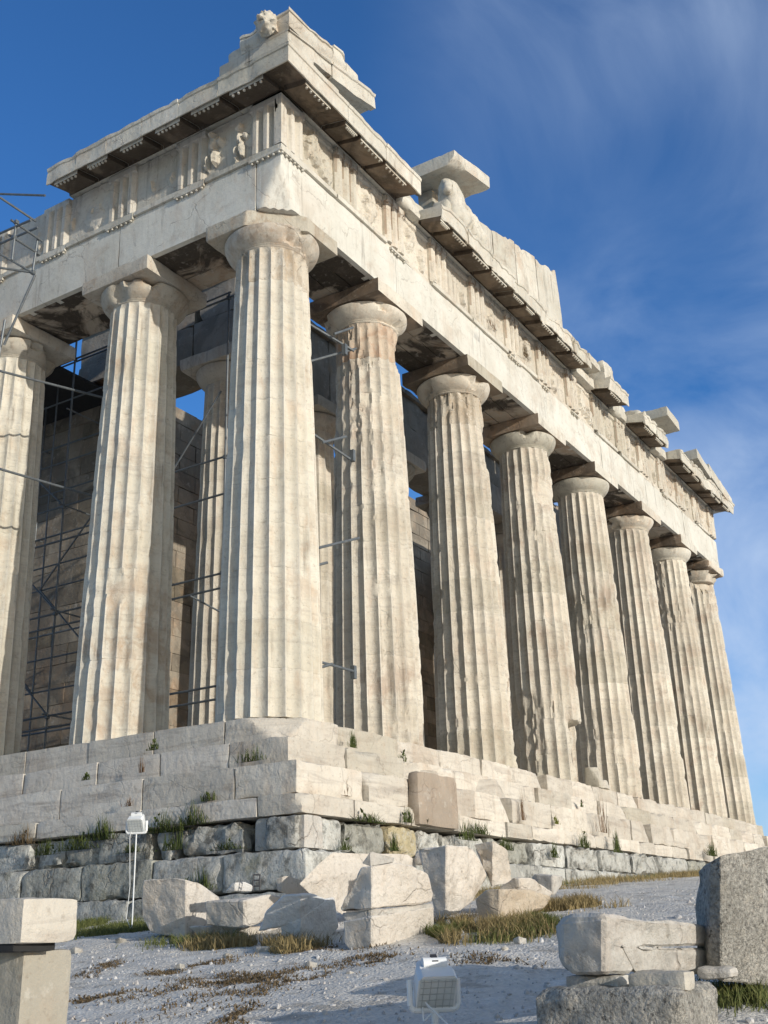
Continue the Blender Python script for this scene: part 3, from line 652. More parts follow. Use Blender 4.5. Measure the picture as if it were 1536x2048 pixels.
# lion head spout
def lion():
    c = np.array([-.80, -.20, 13.97]); e = empty('lion_head_spout', c, T, 'carved lion head spout under the gutter at the temple corner')
    bm = bmesh.new(); bmesh.ops.create_icosphere(bm, subdivisions=4, radius=1)
    V = np.array([v.co[:] for v in bm.verts]); F = [[v.index for v in f.verts] for f in bm.faces]; bm.free()
    x, y, z = V[:, 0], V[:, 1], V[:, 2]
    n = fbm(V*3.2+9, 77, 3); mane = sstep(-.1, -.6, -np.abs(np.hypot(y, z)))  # outer ring
    r = .205+np.clip(n-.42, 0, 1)*.22*(np.hypot(y, z) > .62)
    muz = np.exp(-((y/.34)**2+((z+.22)/.26)**2))*(x < 0)*.10
    mouth = np.exp(-((y/.22)**2+((z+.34)/.075)**2))*(x < 0)*.2
    eyes = (np.exp(-(((y-.30)/.12)**2+((z-.16)/.09)**2))+np.exp(-(((y+.30)/.12)**2+((z-.16)/.09)**2)))*(x < 0)*.09
    brow = np.exp(-((y/.5)**2+((z-.34)/.1)**2))*(x < 0)*.03; nose = np.exp(-((y/.09)**2+((z-.0)/.22)**2))*(x < 0)*.04
    rr = r+muz-mouth-eyes+brow+nose
    P = np.stack([x*rr*1.05, y*rr*1.0, z*rr*1.0], 1); P[:, 0] = np.minimum(P[:, 0], .1)
    mk('lion_face', P+c, F, M_gei, e, sharp=60)
    for sy in (-1, 1):
        wbox('ear', (c[0]-.06, c[1]+sy*.13-.03, c[2]+.12), (c[0]+.02, c[1]+sy*.13+.03, c[2]+.2), M_gei, e, res=.03, r0=.02, r1=.02, seed=88)
    wbox('spout_block', (c[0]+.08, c[1]-.16, c[2]-.17), (c[0]+.22, c[1]+.16, c[2]+.17), M_gei, e, res=.06, r0=.02, r1=.05, seed=89)
lion()

# tympanum: upright slabs standing behind the horizontal cornice
def top(x): return 13.46+(x+.6)*.238
ty = [(9.6, 11.0), (11.02, 12.6), (12.62, 14.2), (14.22, 16.1)]
wbox('tympanum_slab', (5.9, .55, 13.45), (7.4, 1.0, 14.4), M_gei, T, res=.15, r0=.02, r1=.08, seed=731)
wbox('tympanum_slab', (7.42, .55, 13.45), (9.58, 1.0, 15.35), M_gei, T, res=.15, r0=.02, r1=.08, seed=732)
for i, (a, b2) in enumerate(ty):
    V, F = worn((a+.006, .5, 13.45), (b2-.006, 1.05, 16), res=.15, r0=.012, r1=.05, amp=.006, seed=733+i)
    tz = (V[:, 2]-13.45)/2.55; V[:, 2] = 13.45+tz*(top(V[:, 0])-13.45-[.10, .0, .05, .12][i]-.10*sstep(.5, .68, fbm(V*2.5, 5+i, 3)))
    if i == 3: V[:, 0] -= np.clip(V[:, 0]-15.6, 0, 1)*np.clip(tz-.6, 0, 1)*1.1
    mk('tympanum_slab', V, F, M_gei, T)
for i, (a, b2, h) in enumerate(((16.15, 16.9, 1.45), (17.0, 17.9, 1.3), (18.0, 18.9, 1.1), (19.0, 20.2, .75), (20.3, 21.3, .8), (21.4, 22.6, .62), (22.7, 23.9, .4), (24.0, 25.5, .35))):
    wbox('tympanum_fragment', (a, .35, 13.45), (b2, 1.0, 13.45+h), M_gei, T, res=.12, r0=.05, r1=.35, amp=.05, fr=1.6, seed=745+i)
for i, (a, b2, y0, h) in enumerate(((15.7, 16.6, -.45, .35), (17.1, 18.0, -.4, .8), (18.05, 18.6, -.3, .55), (20.6, 21.3, -.35, .35), (21.4, 22.4, -.3, .5), (25.0, 26.6, -.4, .35))):
    wbox('pediment_fragment', (a, y0, 13.45), (b2, .3, 13.45+h), M_gei, T, res=.1, r0=.04, r1=.28, amp=.05, fr=1.8, seed=765+i)
# surviving raking cornice block above the sculpture
V, F = worn((6.6, -.6, 0), (8.75, 1.1, .40), res=.12, r0=.02, r1=.07, seed=751, cuts=[((-.3, -1, -1.2), .72)])
V[:, 2] += 15.16+(V[:, 0]-6.45)*SL; mk('raking_cornice_block', V, F, M_gei, T)
# second one further right, jutting from the gable
V, F = worn((23.1, -.62, 0), (24.5, 1.0, .40), res=.12, r0=.03, r1=.06, seed=752)
V[:, 2] += 14.42-(V[:, 0]-23.1)*.10; mk('raking_cornice_block', V, F, M_gei, T)
wbox('tympanum_fragment', (23.2, .5, 13.9), (24.6, 1.1, 14.4), M_gei, T, res=.12, r0=.04, r1=.15, seed=753)
# far corner of the gable: descending slabs
for i, (a, b2, z0, h) in enumerate(((26.6, 28.3, 13.9, .42), (28.2, 29.8, 13.72, .5), (29.6, 31.35, 13.5, .48))):
    V, F = worn((a, -.6+.0*i, 0), (b2, .9, h), res=.12, r0=.012, r1=.07, seed=755+i); V[:, 2] += z0-(V[:, 0]-a)*.2+.01; mk('raking_cornice_block', V, F, M_gei, T)
wbox('tympanum_slab', (25.6, .4, 13.45), (28.4, 1.0, 13.95), M_gei, T, res=.15, r0=.02, r1=.12, seed=759)

# ------------------------------------------------------------------ stepped base
ST = [(0.0, 0.0, .552), (-.70, -.552, .512), (-1.40, -1.064, .512), (-1.5, -1.576, .31)]
def course(fc, off, ztop, h, s0, s1, lmin, lmax, sd, depth, mat, r1, amp, jit, nm='step_block', r0=.015, res=.11, gaps=0):
    rg = random.Random(sd); s = s0; k = 0
    while s < s1-.05:
        l = min(rg.uniform(lmin, lmax), s1-s)
        if s1-s-l < lmin*.5: l = s1-s
        j = rg.uniform(-jit, jit); g = rg.uniform(.004, .012)
        far = s > 12
        if not (gaps and rg.random() < gaps):
            rr = r1*rg.uniform(.5, 1.6); cc = []
            if fc == 'A' and off == 0 and k == 0: cc = [((-1, -1, 1.22), (l/2+.177)/1.866)]; rr = .05
            if not cc and jit > .015 and rg.random() < .5: cc = [((rg.choice([-1, 1])*rg.uniform(.3, 1), -1 if fc == 'A' else 0, rg.uniform(.3, 1)), rg.uniform(.72, .95)*(.5*l))]
            a, b2 = s+g, s+l-g
            fbox(nm, fc, a, b2, -off-depth if False else (-depth-off), -off+j, ztop-h, ztop-.004-abs(j)*.4, mat, res=res if not far else res*1.6, r0=r0, r1=rr, amp=amp, seed=sd*50+k, cuts=cc)
        s += l; k += 1
for k, (off, zt, h) in enumerate(ST[:3]):
    course('A', off, zt, h, off+.0, XE-off, 1.3, 2.1, 40+k, 1.2, M_step, [.14, .14, .14][k], .02, [.03, .045, .05][k], res=.08)
    course('B', off, zt, h, off+1.21, 16, 1.35, 1.9, 50+k, 1.2, M_stepB, .05, .006, .008)
course('A', -1.55, -1.576, .30, -1.55, XE+1.5, 1.0, 1.9, 44, .8, M_step, .09, .012, .03)
course('B', -1.55, -1.576, .30, -.74, 16, 1.4, 2.4, 54, .8, M_stepB, .05, .006, .01)
# platform fill
fl = wbox('platform_core', (.9, .9, -1.9), (XE-.9, 34, -.03), M_step, T, res=4, r0=0, r1=0, amp=0)
# fallen fragment against the broken foot of the fourth column, lumps on the steps
for i, (x, y, z, a, b2, h, sd) in enumerate(((XA[3]+.95, .2, 0, .4, .4, .55, 1), (XA[3]+1.3, .15, 0, .7, .4, .22, 2), (3.6, -.75, -1.06, .9, .4, .35, 4), (6.0, -.8, -1.05, 1.4, .4, .4, 6))):
    wbox('broken_step_fragment', (x-a/2, y-b2/2, z-.02), (x+a/2, y+b2/2, z+h), M_step, T, res=.06, r0=.02, r1=.1, amp=.02, fr=3, seed=780+sd, cuts=[((.7, -.4, .8), .2), ((-.6, -.7, .5), .22), ((.2, -1, .2), b2*.4)])
# vertical restored slab in front of the lower steps
wbox('upright_slab', (1.60, -1.66, -1.86), (2.95, -1.42, -.98), M_brown, T, res=.09, r0=.02, r1=.12, amp=.01, seed=791, cuts=[((.9, 0, .8), .72)])

# ------------------------------------------------------------------ foundation of grey limestone
def fstone(fc, s0, s1, off, z0, z1, sd, mat=M_poros, r1=.16, amp=.035, r0=.03, depth=.9, res=.075):
    fbox('foundation_stone', fc, s0, s1, off-depth, off, z0, z1, mat, res=res, r0=r0, r1=r1, amp=amp, fr=2.6, seed=sd)
r1B = [(-1.48, -.90, 1.60, 0), (-.45, .78, 1.50, 1), (.95, 1.3, 1.42, 1), (1.42, 2.45, 1.55, 0), (2.5, 3.3, 1.45, 1), (3.35, 4.05, 1.4, 1), (4.1, 5.3, 1.5, 0), (5.4, 6.5, 1.45, 1), (6.6, 8.2, 1.5, 1)]
for i, (a, b2, off, ro) in enumerate(r1B):
    fstone('B', a, b2, off, -2.36, -1.90-.03*ro, 801+i, r1=.12+.16*ro, amp=.03+.06*ro)
fstone('A', -1.49, -1.02, 1.56, -2.355, -1.885, 815, M_rubg, r1=.04, amp=.01)
r1A = [(-.95, -.45, 1.5, 0), (-.35, .75, 1.48, 1), (.85, 1.75, 1.52, 2), (1.85, 2.55, 1.48, 1), (2.7, 4.2, 1.45, 1), (4.3, 6.0, 1.5, 1), (6.1, 7.6, 1.6, 0), (7.7, 9.4, 1.6, 1), (9.5, 11.3, 1.65, 0), (11.4, 13.2, 1.65, 1), (13.3, 15.4, 1.7, 0), (15.5, 17.8, 1.7, 1), (17.9, 20, 1.7, 1), (20.1, 23, 1.7, 0), (23.1, 26, 1.7, 1), (26.1, 30, 1.7, 1)]
for i, (a, b2, off, ro) in enumerate(r1A):
    fstone('A', a, b2, off, -2.36, -1.91-.02*(ro == 1), 821+i, M_porosy if ro == 2 else M_poros, r1=.10+.16*(ro > 0), amp=.03+.06*(ro > 0))
def frow(fc, off, z0, z1, s0, s1, lmin, lmax, sd, r1=.12, amp=.04):
    rg = random.Random(sd); s = s0; k = 0
    while s < s1:
        l = rg.uniform(lmin, lmax); fstone(fc, s+.01, s+l-.01, off+rg.uniform(-.04, .04), z0, z1-rg.uniform(0, .03), sd*20+k, r1=r1, amp=amp, depth=1.0); s += l; k += 1
frow('B', 1.86, -2.92, -2.37, -1.86, 9, 1.1, 1.9, 61); frow('A', 1.86, -2.92, -2.38, -.84, 31, 1.1, 2.0, 62)
frow('B', 2.02, -3.55, -2.93, -2.02, 9, 1.3, 2.1, 63); frow('A', 2.02, -3.55, -2.93, -1.0, 20, 1.3, 2.2, 64)
wbox('foundation_core', (-.7, -.7, -4), (XE+.5, 34, -1.95), M_poros, T, res=4, r0=0, r1=0, amp=0)

# ------------------------------------------------------------------ inner porch and cella
ZI = .70; YI = 5.85
wbox('porch_step', (4.35, 4.75, -.02), (26.5, 12, .36), M_step, T, res=.6, r0=.01, r1=.04, seed=900)
wbox('porch_step', (4.62, 5.0, .36), (26.2, 12, ZI), M_step, T, res=.6, r0=.01, r1=.04, seed=901)
XI = [5.45, 9.1, 13.32, 17.56, 21.78, 25.4]
for i, x in enumerate(XI):
    column(x, YI, ZI, 10.08, .84, .65, 70+i, M_shaftw, .35, nd=10, seg=6, dz=.3, cap_broken=.4, gouges=[])
zt = ZI+10.08
for i in range(5):
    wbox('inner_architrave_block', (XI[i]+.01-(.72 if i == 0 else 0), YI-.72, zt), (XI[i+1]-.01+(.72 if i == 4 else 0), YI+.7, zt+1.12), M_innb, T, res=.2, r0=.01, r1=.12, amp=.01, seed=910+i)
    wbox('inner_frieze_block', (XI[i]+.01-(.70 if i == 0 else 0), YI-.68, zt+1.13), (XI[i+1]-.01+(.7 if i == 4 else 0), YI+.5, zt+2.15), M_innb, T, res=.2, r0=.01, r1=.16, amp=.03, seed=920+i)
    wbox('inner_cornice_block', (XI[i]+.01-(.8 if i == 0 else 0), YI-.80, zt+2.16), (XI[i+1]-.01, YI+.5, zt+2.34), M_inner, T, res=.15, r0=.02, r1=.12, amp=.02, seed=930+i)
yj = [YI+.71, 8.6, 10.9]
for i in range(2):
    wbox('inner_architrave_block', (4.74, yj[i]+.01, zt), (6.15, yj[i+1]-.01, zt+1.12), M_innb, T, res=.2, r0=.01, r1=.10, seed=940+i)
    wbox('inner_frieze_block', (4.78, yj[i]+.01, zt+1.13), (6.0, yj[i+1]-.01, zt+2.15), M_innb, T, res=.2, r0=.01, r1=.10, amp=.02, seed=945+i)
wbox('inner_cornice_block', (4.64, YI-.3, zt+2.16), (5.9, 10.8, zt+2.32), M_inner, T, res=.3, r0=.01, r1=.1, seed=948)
nwb = 0; extra = []
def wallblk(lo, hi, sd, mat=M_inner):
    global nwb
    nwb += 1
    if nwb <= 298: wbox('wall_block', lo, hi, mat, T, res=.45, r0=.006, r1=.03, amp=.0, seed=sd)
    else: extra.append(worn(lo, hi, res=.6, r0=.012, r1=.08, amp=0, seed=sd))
rg = random.Random(8)
for r_ in range(19):
    z = ZI+r_*.53; y = 9.0+(.6 if r_ % 2 else 0)
    while y < 19:
        if not (rg.random() < .03 and r_ < 9): wallblk((5.0+rg.uniform(-.01, .01), y+.002, z+.0015), (6.0, y+1.2-.002, z+.53-.0015), 1000+nwb)
        y += 1.2
wbox('wall_core', (5.35, 9.4, ZI), (5.95, 18.8, ZI+9.9), M_tarp, T, res=5, r0=0, r1=0, amp=0)
for r_ in range(25):
    z = ZI+r_*.53; x = 6.1+(.75 if r_ % 2 else 0)
    while x < 25.2:
        if not (12.9 < x+.75 < 18.2 and r_ < 12):
            tp = 22 if x < 9 else (18 if x < 12 else 22)
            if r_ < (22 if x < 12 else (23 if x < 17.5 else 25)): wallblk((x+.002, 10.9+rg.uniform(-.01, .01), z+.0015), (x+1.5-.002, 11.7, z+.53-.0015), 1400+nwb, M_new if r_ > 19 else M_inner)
        x += 1.5
r_ = 0
while r_ < 20:
    y = 6.8+(.6 if r_ % 2 else 0)
    while y < 19: extra.append(worn((25.0, y, ZI+r_*.53+.004), (25.9, y+1.19, ZI+r_*.53+.526), res=.9, r0=.01, r1=.06, amp=0, seed=r_)); y += 1.2
    r_ += 1
if extra:
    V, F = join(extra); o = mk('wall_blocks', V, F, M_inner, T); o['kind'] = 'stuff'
# ruined masonry piece standing above the cella wall
wbox('ruined_wall_top', (8.2, 12.6, 11.2), (9.3, 14.2, 15.2), M_rubg, T, res=.15, r0=.04, r1=.25, amp=.05, seed=960, cuts=[((0, 1, .4), .8)])

# ------------------------------------------------------------------ sculpture in the gable
def sculpture():
    e = empty('seated_figures_sculpture', (7.6, 0, 13.44), None, 'weathered headless seated marble figures in the gable under a jutting cornice slab', 'sculpture')
    def body(nm, c, sk, sd):
        bm = bmesh.new(); V = []; 
        me = bpy.data.meshes.new(nm)
        verts = [Vector(p[:3]) for p in sk[0]]; edges = sk[1]
        me.from_pydata([v[:] for v in verts], edges, [])
        o = bpy.data.objects.new(nm, me); COL.objects.link(o)
        m = o.modifiers.new('s', 'SKIN'); sv = me.skin_vertices[0].data
        for i, p in enumerate(sk[0]): sv[i].radius = (p[3], p[4] if len(p) > 4 else p[3])
        sv[0].use_root = True
        m2 = o.modifiers.new('u', 'SUBSURF'); m2.levels = 3; m2.render_levels = 3
        dg = bpy.context.evaluated_depsgraph_get(); ev = o.evaluated_get(dg); m3 = bpy.data.meshes.new_from_object(ev)
        VV = np.array([v.co[:] for v in m3.vertices]); NN = np.array([v.normal[:] for v in m3.vertices]); FF = [list(p.vertices) for p in m3.polygons]
        bpy.data.objects.remove(o)
        fold = np.sin((VV[:, 0]*.7+VV[:, 1]*.5)*38+fbm(VV*3, sd)*9)*.022*sstep(1.35, .9, VV[:, 2]); rough = (fbm(VV*6, sd, 3)-.5)*.10
        VV = (VV+NN*(fold+rough)[:, None])*np.array([1.12, 1.1, 1.13])
        return mk(nm, VV+np.array(c), FF, M_gei, e, sharp=50)
    # seated man leaning back, knees to the right
    body('seated_man', (7.3, -.08, 13.44), ([(0, 0, .42, .34), (0, .02, .8, .30, .24), (-.02, 0, 1.2, .34, .24), (-.02, -.02, 1.45, .20), (-.32, -.05, 1.35, .15), (-.42, -.12, .95, .12), (.3, -.02, 1.3, .15), (.48, -.1, .95, .12), (.55, -.15, .45, .22), (.75, -.1, .12, .16), (.3, -.25, .38, .2), (.45, -.3, .1, .15), (-.1, -.2, .15, .3)],
         [(0, 1), (1, 2), (2, 3), (2, 4), (4, 5), (2, 6), (6, 7), (0, 8), (8, 9), (0, 10), (10, 11), (0, 12)]), 5)
    body('kneeling_woman', (8.2, -.08, 13.44), ([(0, 0, .35, .34), (0, 0, .75, .28), (-.05, 0, 1.12, .27, .22), (-.05, 0, 1.3, .14), (-.35, 0, 1.15, .13), (-.55, -.05, 1.2, .1), (.22, 0, .95, .13), (.3, -.08, .6, .11), (.42, -.05, .2, .26), (-.2, -.15, .15, .28)],
         [(0, 1), (1, 2), (2, 3), (2, 4), (4, 5), (2, 6), (6, 7), (0, 8), (0, 9)]), 6)
    wbox('rock_seat', (6.75, -.25, 13.445), (7.0, .25, 14.35), M_gei, e, res=.07, r0=.08, r1=.15, amp=.04, seed=970, cuts=[((-.8, 0, .8), .4)])
    wbox('base_slab', (6.9, -.4, 13.445), (8.9, .35, 13.56), M_gei, e, res=.12, r0=.02, r1=.06, seed=971)
sculpture()

# ------------------------------------------------------------------ scaffolding
def tubes(name, root, segs, r=.026, mat=M_steel):
    for a, b2 in segs:
        V, F = tube(a, b2, r); mk(name, V, F, mat, root)
def clamp(root, p):
    V, F = worn(np.array(p)-.05, np.array(p)+.05, res=.05, r0=.02, r1=.0, amp=0); mk('clamp', V, F, M_steel, root)
sc = empty('scaffold', (3.3, 5, 0), None, 'grey tube scaffold standing between the outer columns and the inner wall', 'scaffold')
segs = []
for x in (2.85, 4.15):
    for y in (3.74, 8.9, 11.4, 14.0) if x < 3 else (8.9, 11.4, 14.0):
        segs.append(((x, y, .0), (x, y, 12.2 if y > 7 else 10.9)))
    for z in (1.14, 1.42, 3.54, 3.87, 5.72, 6.62, 10.74) if x < 3 else (1.4, 3.9, 6.6, 9.2):
        segs.append(((x, 3.6 if x < 3 else 8.0, z), (x, 14.2, z)))
    segs.append(((x, 7.5, 11.7), (x, 14.2, 11.7)))
tubes('scaffold_tube', sc, segs)
segs = []
for z in (1.4, 3.9, 6.6, 9.2):
    for y in (8.9, 11.4): segs.append(((2.7, y, z+.05), (4.4, y, z+.05)))
for y in (7.4, 10.1, 12.7): segs.append(((3.4, y, 0), (3.4, y, 11.5)))
for z in (2.2, 3.0, 4.8, 5.4, 7.4, 8.2, 10.0): segs.append(((3.4, 7.0, z), (3.4, 14, z)))
segs += [((3.35, 7.4, 2.2), (3.35, 10.1, 4.8)), ((3.35, 10.1, 4.8), (3.35, 7.4, 7.4)), ((3.35, 10.1, 2.2), (3.35, 12.7, 4.8)), ((2.8, 12.5, 9.9), (2.8, 8.9, 11.6))]
segs += [((2.9, 3.95, 8.35), (2.9, 5.7, 6.3)), ((2.8, 4.6, 3.5), (3.5, 4.0, 3.05)), ((2.75, 3.6, 10.8), (2.75, 5.3, 10.78))]
for z in (1.4, 3.9, 6.6): segs.append(((2.9, 8.9, z), (2.9, 11.4, z+2.3)))
tubes('scaffold_brace', sc, segs, .022)
for y in (3.74, 8.9, 11.4):
    for z in (1.4, 3.87, 6.6, 10.74): clamp(sc, (2.85, y, z))
for k in range(3): wbox('scaffold_board', (4.2, 9.3+k*2.0, 10.85), (4.95, 11.2+k*2.0, 10.9), M_wood, sc, res=.5, r0=.005, r1=0, amp=0, seed=k)
for i, z in enumerate((10.93, )):
    V, F = worn((2.75, 9.4, 10.6), (4.95, 15, 10.68), res=.5, r0=.01, r1=0, amp=0); mk('dark_netting', V, F, M_tarp, sc)
wbox('site_cabinet', (3.0, 9.2, 0), (4.2, 12.0, .65), M_white, None, res=.3, r0=.02, r1=0, amp=0).name = 'storage_chest'
tag(bpy.data.objects['storage_chest'], 'low pale storage chest in the shade between the left columns', 'chest')
# tubes that clasp the second front column
s2 = empty('tube_brace', (3.7, .6, 0), None, 'steel tubes clamped against the second front column at four heights', 'scaffold')
for (a, b2) in (((605, 640), (708, 702)), ((622, 700+22), (712, 697)), ((668, 668), (706, 655)), ((600, 850), (700, 918)), ((645, 885), (692, 873)), ((636, 1096), (718, 1076)), ((636, 1130), (655, 1125)), ((634, 1322), (712, 1344)), ((640, 1335), (665, 1328))):
    p0 = on(a[0], a[1], 1, .75 if a[0] < 630 else .35); p1 = on(b2[0], b2[1], 1, .25)
    V, F = tube(p0, p1, .027); mk('brace_tube', V, F, M_steel, s2)
for (u, v) in ((690, 700), (706, 912), (708, 1345)):
    p = on(u, v, 1, .27); V, F = worn(p-[.06, .05, .13], p+[.03, .05, .13], res=.1, r0=.01, r1=0, amp=0); mk('clamp_plate', V, F, M_steel, s2)
# outside scaffold bay at the left edge
s3 = empty('outer_scaffold', (-1.0, 9.0, 11), None, 'steel scaffold platform hung outside the shaded frieze at the left edge', 'scaffold')
def bx(u, v, x): return on(u, v, 0, x)
for (a, b2, xa, xb) in (((70, 590-40), (8, 690), -1.0, -1.0), ((0, 388), (90, 391), -.7, -.5), ((0, 395), (72, 443), -1.0, -.3), ((-30, 480), (62, 440), -1.2, -1.2), ((-40, 505), (75, 455), -.6, -.6),
        ((22, 440), (85, 483), -1.2, -.3), ((18, 470), (78, 508), -1.2, -.3), ((33, 440), (24, 520), -1.2, -1.2), ((75, 480), (65, 545), -.4, -.4), ((-40, 485), (68, 547), -1.3, -.5), ((-40, 530), (66, 545), -1.3, -.5),
        ((0, 742), (205, 795), -1.2, 1.4), ((0, 938), (185, 992), -1.0, 1.4), ((-10, 600), (-40, 800), -1.3, -1.3), ((10, 640), (-10, 760), -1.0, -1.0)):
    V, F = tube(bx(*a, xa), bx(*b2, xb), .028); mk('scaffold_tube', V, F, M_steel, s3)
for (u, v, x) in ((33, 445, -1.2), (28, 475, -1.2), (66, 545, -.5), (76, 507, -.35)): clamp(s3, bx(u, v, x))
p = bx(0, 560, -1.0); zf = p[2]+.25
wbox('scaffold_board', (-1.35, 8.15, zf-.05), (-.95, 10.6, zf), M_wood, s3, res=.4, r0=.005, r1=0, amp=0, seed=3)
wbox('scaffold_board', (-.93, 8.15, zf-.05), (-.5, 10.6, zf), M_wood, s3, res=.4, r0=.005, r1=0, amp=0, seed=4)
wbox('toe_board', (-.55, 8.05, zf+.03), (-.52, 8.75, zf+.26), M_red, s3, res=.4, r0=.004, r1=0, amp=0, seed=5)

# ------------------------------------------------------------------ loose blocks
def block(name, u0, v0, u1, v1, t, label, mat=M_rub, rz=0, asp=.75, seed=1, r0=.03, r1=.06, amp=.014, cuts=(), groove=False, group='loose marble blocks lying in front of the steps', sink=.03, res=None, tilt=(0, 0), cat='stone block', dep=None):
    """bbox in the photograph at distance t -> real block; asp = ratio of x size to y size"""
    cu = (u0+u1)/2; pb = pt(cu, v1, t); pt_ = pt(cu, v0, t)
    w = (u1-u0)/FPX*t; h = abs(pt_[2]-pb[2])
    a = YAW+math.atan((cu-768)/FPX/math.cos(PITCH))-rz*0
    # footprint width across the view of an axis-aligned box rotated rz
    ca, sa = abs(math.cos(YAW+rz)), abs(math.sin(YAW+rz))
    sy = w/(asp*ca+sa); sx = asp*sy
    if dep: pass
    fwd = np.array([math.sin(YAW), math.cos(YAW), 0]); c = pb+fwd*(sx*sa+sy*ca)*.35
    zb = float(pb[2])-sink
    rs = res or max(.03, min(.06, w/16))
    if group.startswith('loose'):
        rc = random.Random(seed*7+1); cuts = list(cuts)
        for _ in range(5):
            n_ = (rc.uniform(-1, 1), rc.uniform(-1, 1), rc.uniform(-.6, 1)); l_ = math.sqrt(sum(q*q for q in n_)); ext = (abs(n_[0])*sx+abs(n_[1])*sy+abs(n_[2])*h)/2/l_
            cuts.append((n_, ext*rc.uniform(.66, .88)))
    if group.startswith('loose'): r0, r1 = min(r0, .03), min(r1, .08)
    V, F = worn((c[0]-sx/2, c[1]-sy/2, zb), (c[0]+sx/2, c[1]+sy/2, zb+h+sink), res=rs, r0=r0, r1=r1, amp=amp, fr=3.2, seed=seed, cuts=cuts)
    if groove:
        lc = V-np.array([c[0], c[1], zb+h/2]); m_ = (lc[:, 1] < -sy/2+.06)*sstep(-.1*sx, .05*sx, lc[:, 0]); zz = lc[:, 2]/h
        V[:, 1] += m_*(.05*(np.abs(zz-.05) < .07)+.03*(zz < -.02)*(zz > -.2))
    cc_ = np.array([c[0], c[1], zb+h/2]); V = rotz(V-cc_, rz)+cc_
    o = mk(name, V, F, mat, None, sharp=24); tag(o, label, cat, group); return o
B = block
def rock(name, outlines, t, ridge, depth, label, mat=M_rub, seed=1, cat='stone block', group='loose marble blocks lying in front of the steps', amp=.012, bev=.012, ml=.055):
    """angular block: near vertical edge at ridge, a shaded face running back to the left, a sunlit one to the right"""
    rc = random.Random(seed); allV = []; allF = []; nb = 0
    if not isinstance(outlines[0], list): outlines = [outlines]
    for ol in outlines:
        P = []; vs = [q[1] for q in ol]; vt, vb = min(vs), max(vs)
        def edge_v(u, lowest):   # outline height at column u
            best = None
            for a, b2 in zip(ol, ol[1:]+ol[:1]):
                if (a[0]-u)*(b2[0]-u) <= 0 and a[0] != b2[0]:
                    v = a[1]+(b2[1]-a[1])*(u-a[0])/(b2[0]-a[0]); best = v if best is None else (max(best, v) if lowest else min(best, v))
            return best
        us = sorted(q[0] for q in ol); ru = min(max(ridge, us[0]), us[-1])
        pts = list(ol); 
        if us[0] < ru < us[-1]: pts += [(ru, edge_v(ru, False)), (ru, edge_v(ru, True))]
        cu = sum(us)/len(us); cv = (vt+vb)/2
        for (u, v) in pts:
            Lm = abs(u-ridge)/FPX*t; k = .62 if u < ridge else 1.5
            p = pt(u, v, t+Lm*k+rc.uniform(0, .03)); P.append(p)
            uu, v2 = u+(cu-u)*.12, v+(cv-v)*.10
            P.append(pt(uu, v2, t+Lm*k)+np.array([math.sin(YAW), math.cos(YAW), 0])*depth*rc.uniform(.8, 1.1))
        bm = bmesh.new()
        for p in P: bm.verts.new(p)
        r_ = bmesh.ops.convex_hull(bm, input=bm.verts); bmesh.ops.delete(bm, geom=list({g for g in r_['geom_interior']+r_['geom_unused'] if isinstance(g, bmesh.types.BMVert)}), context='VERTS')
        bmesh.ops.dissolve_limit(bm, angle_limit=R(9), verts=bm.verts, edges=bm.edges)
        bmesh.ops.bevel(bm, geom=list(bm.edges), offset=bev, segments=1, affect='EDGES', clamp_overlap=True)
        for _ in range(5):
            bmesh.ops.triangulate(bm, faces=bm.faces)
            lg = [e for e in bm.edges if e.calc_length() > ml]
            if not lg: break
            bmesh.ops.subdivide_edges(bm, edges=lg, cuts=1)
        bm.normal_update(); V = np.array([v.co[:] for v in bm.verts]); NN = np.array([v.normal[:] for v in bm.verts]); bm.verts.index_update()
        F = [[v.index+nb for v in f.verts] for f in bm.faces]; bm.free()
        V = V+NN*((fbm(V*7, seed, 4)-.5)*2.4*amp+(fbm(V*2.2, seed+4, 2)-.5)*2.5*amp-np.clip(fbm(V*4.5, seed+8, 3)-.58, 0, 1)*amp*9)[:, None]
        allV.append(V); allF += F; nb += len(V)
    o = mk(name, np.concatenate(allV), allF, mat, None, sharp=26); return tag(o, label, cat, group)
K = rock
K('marble_block', [(286,1760),(348,1755),(394,1764),(423,1785),(436,1795),(437,1872),(380,1880),(300,1868),(282,1835)], 12.4, 372, .6, 'large pale block at the left end of the rubble row, sloping broken top', seed=1)
K('marble_block', [(411,1803),(488,1801),(540,1789),(562,1793),(556,1812),(520,1846),(490,1856),(411,1852)], 11.6, 488, .4, 'squared block with a shaded flat end, second from left in the rubble row', seed=2, amp=.007)
K('marble_block', [(372,1852),(440,1850),(600,1858),(585,1888),(500,1882),(400,1874)], 11.8, 480, .5, 'low broken block under the squared block, half hidden in grass', seed=3)
K('marble_block', [[(530,1825),(568,1790),(624,1788),(650,1800),(603,1845),(560,1850),(516,1863)], [(560,1848),(603,1835),(655,1797),(667,1795),(676,1853),(657,1881),(603,1893),(566,1877)]], 10.6, 603, .4, 'white faceted broken block with a dark right side, right of the squared block', M_white_rub, seed=4)
K('stone_plank', [(510,1893),(602,1888),(602,1918),(512,1916)], 10.3, 540, .3, 'flat stone plank propping the white faceted block', M_rubg, seed=5, cat='stone slab', amp=.005)
K('stone_fragment', [(451,1782),(465,1766),(488,1763),(505,1771),(502,1783)], 12.0, 470, .2, 'small white fragment lying on the squared block', M_white_rub, seed=6, cat='stone fragment', amp=.006)
K('stone_fragment', [(552,1757),(570,1750),(633,1769),(622,1790),(582,1792),(554,1782)], 12.3, 565, .3, 'small cream fragment behind the white faceted block', seed=7, cat='stone fragment', amp=.008)
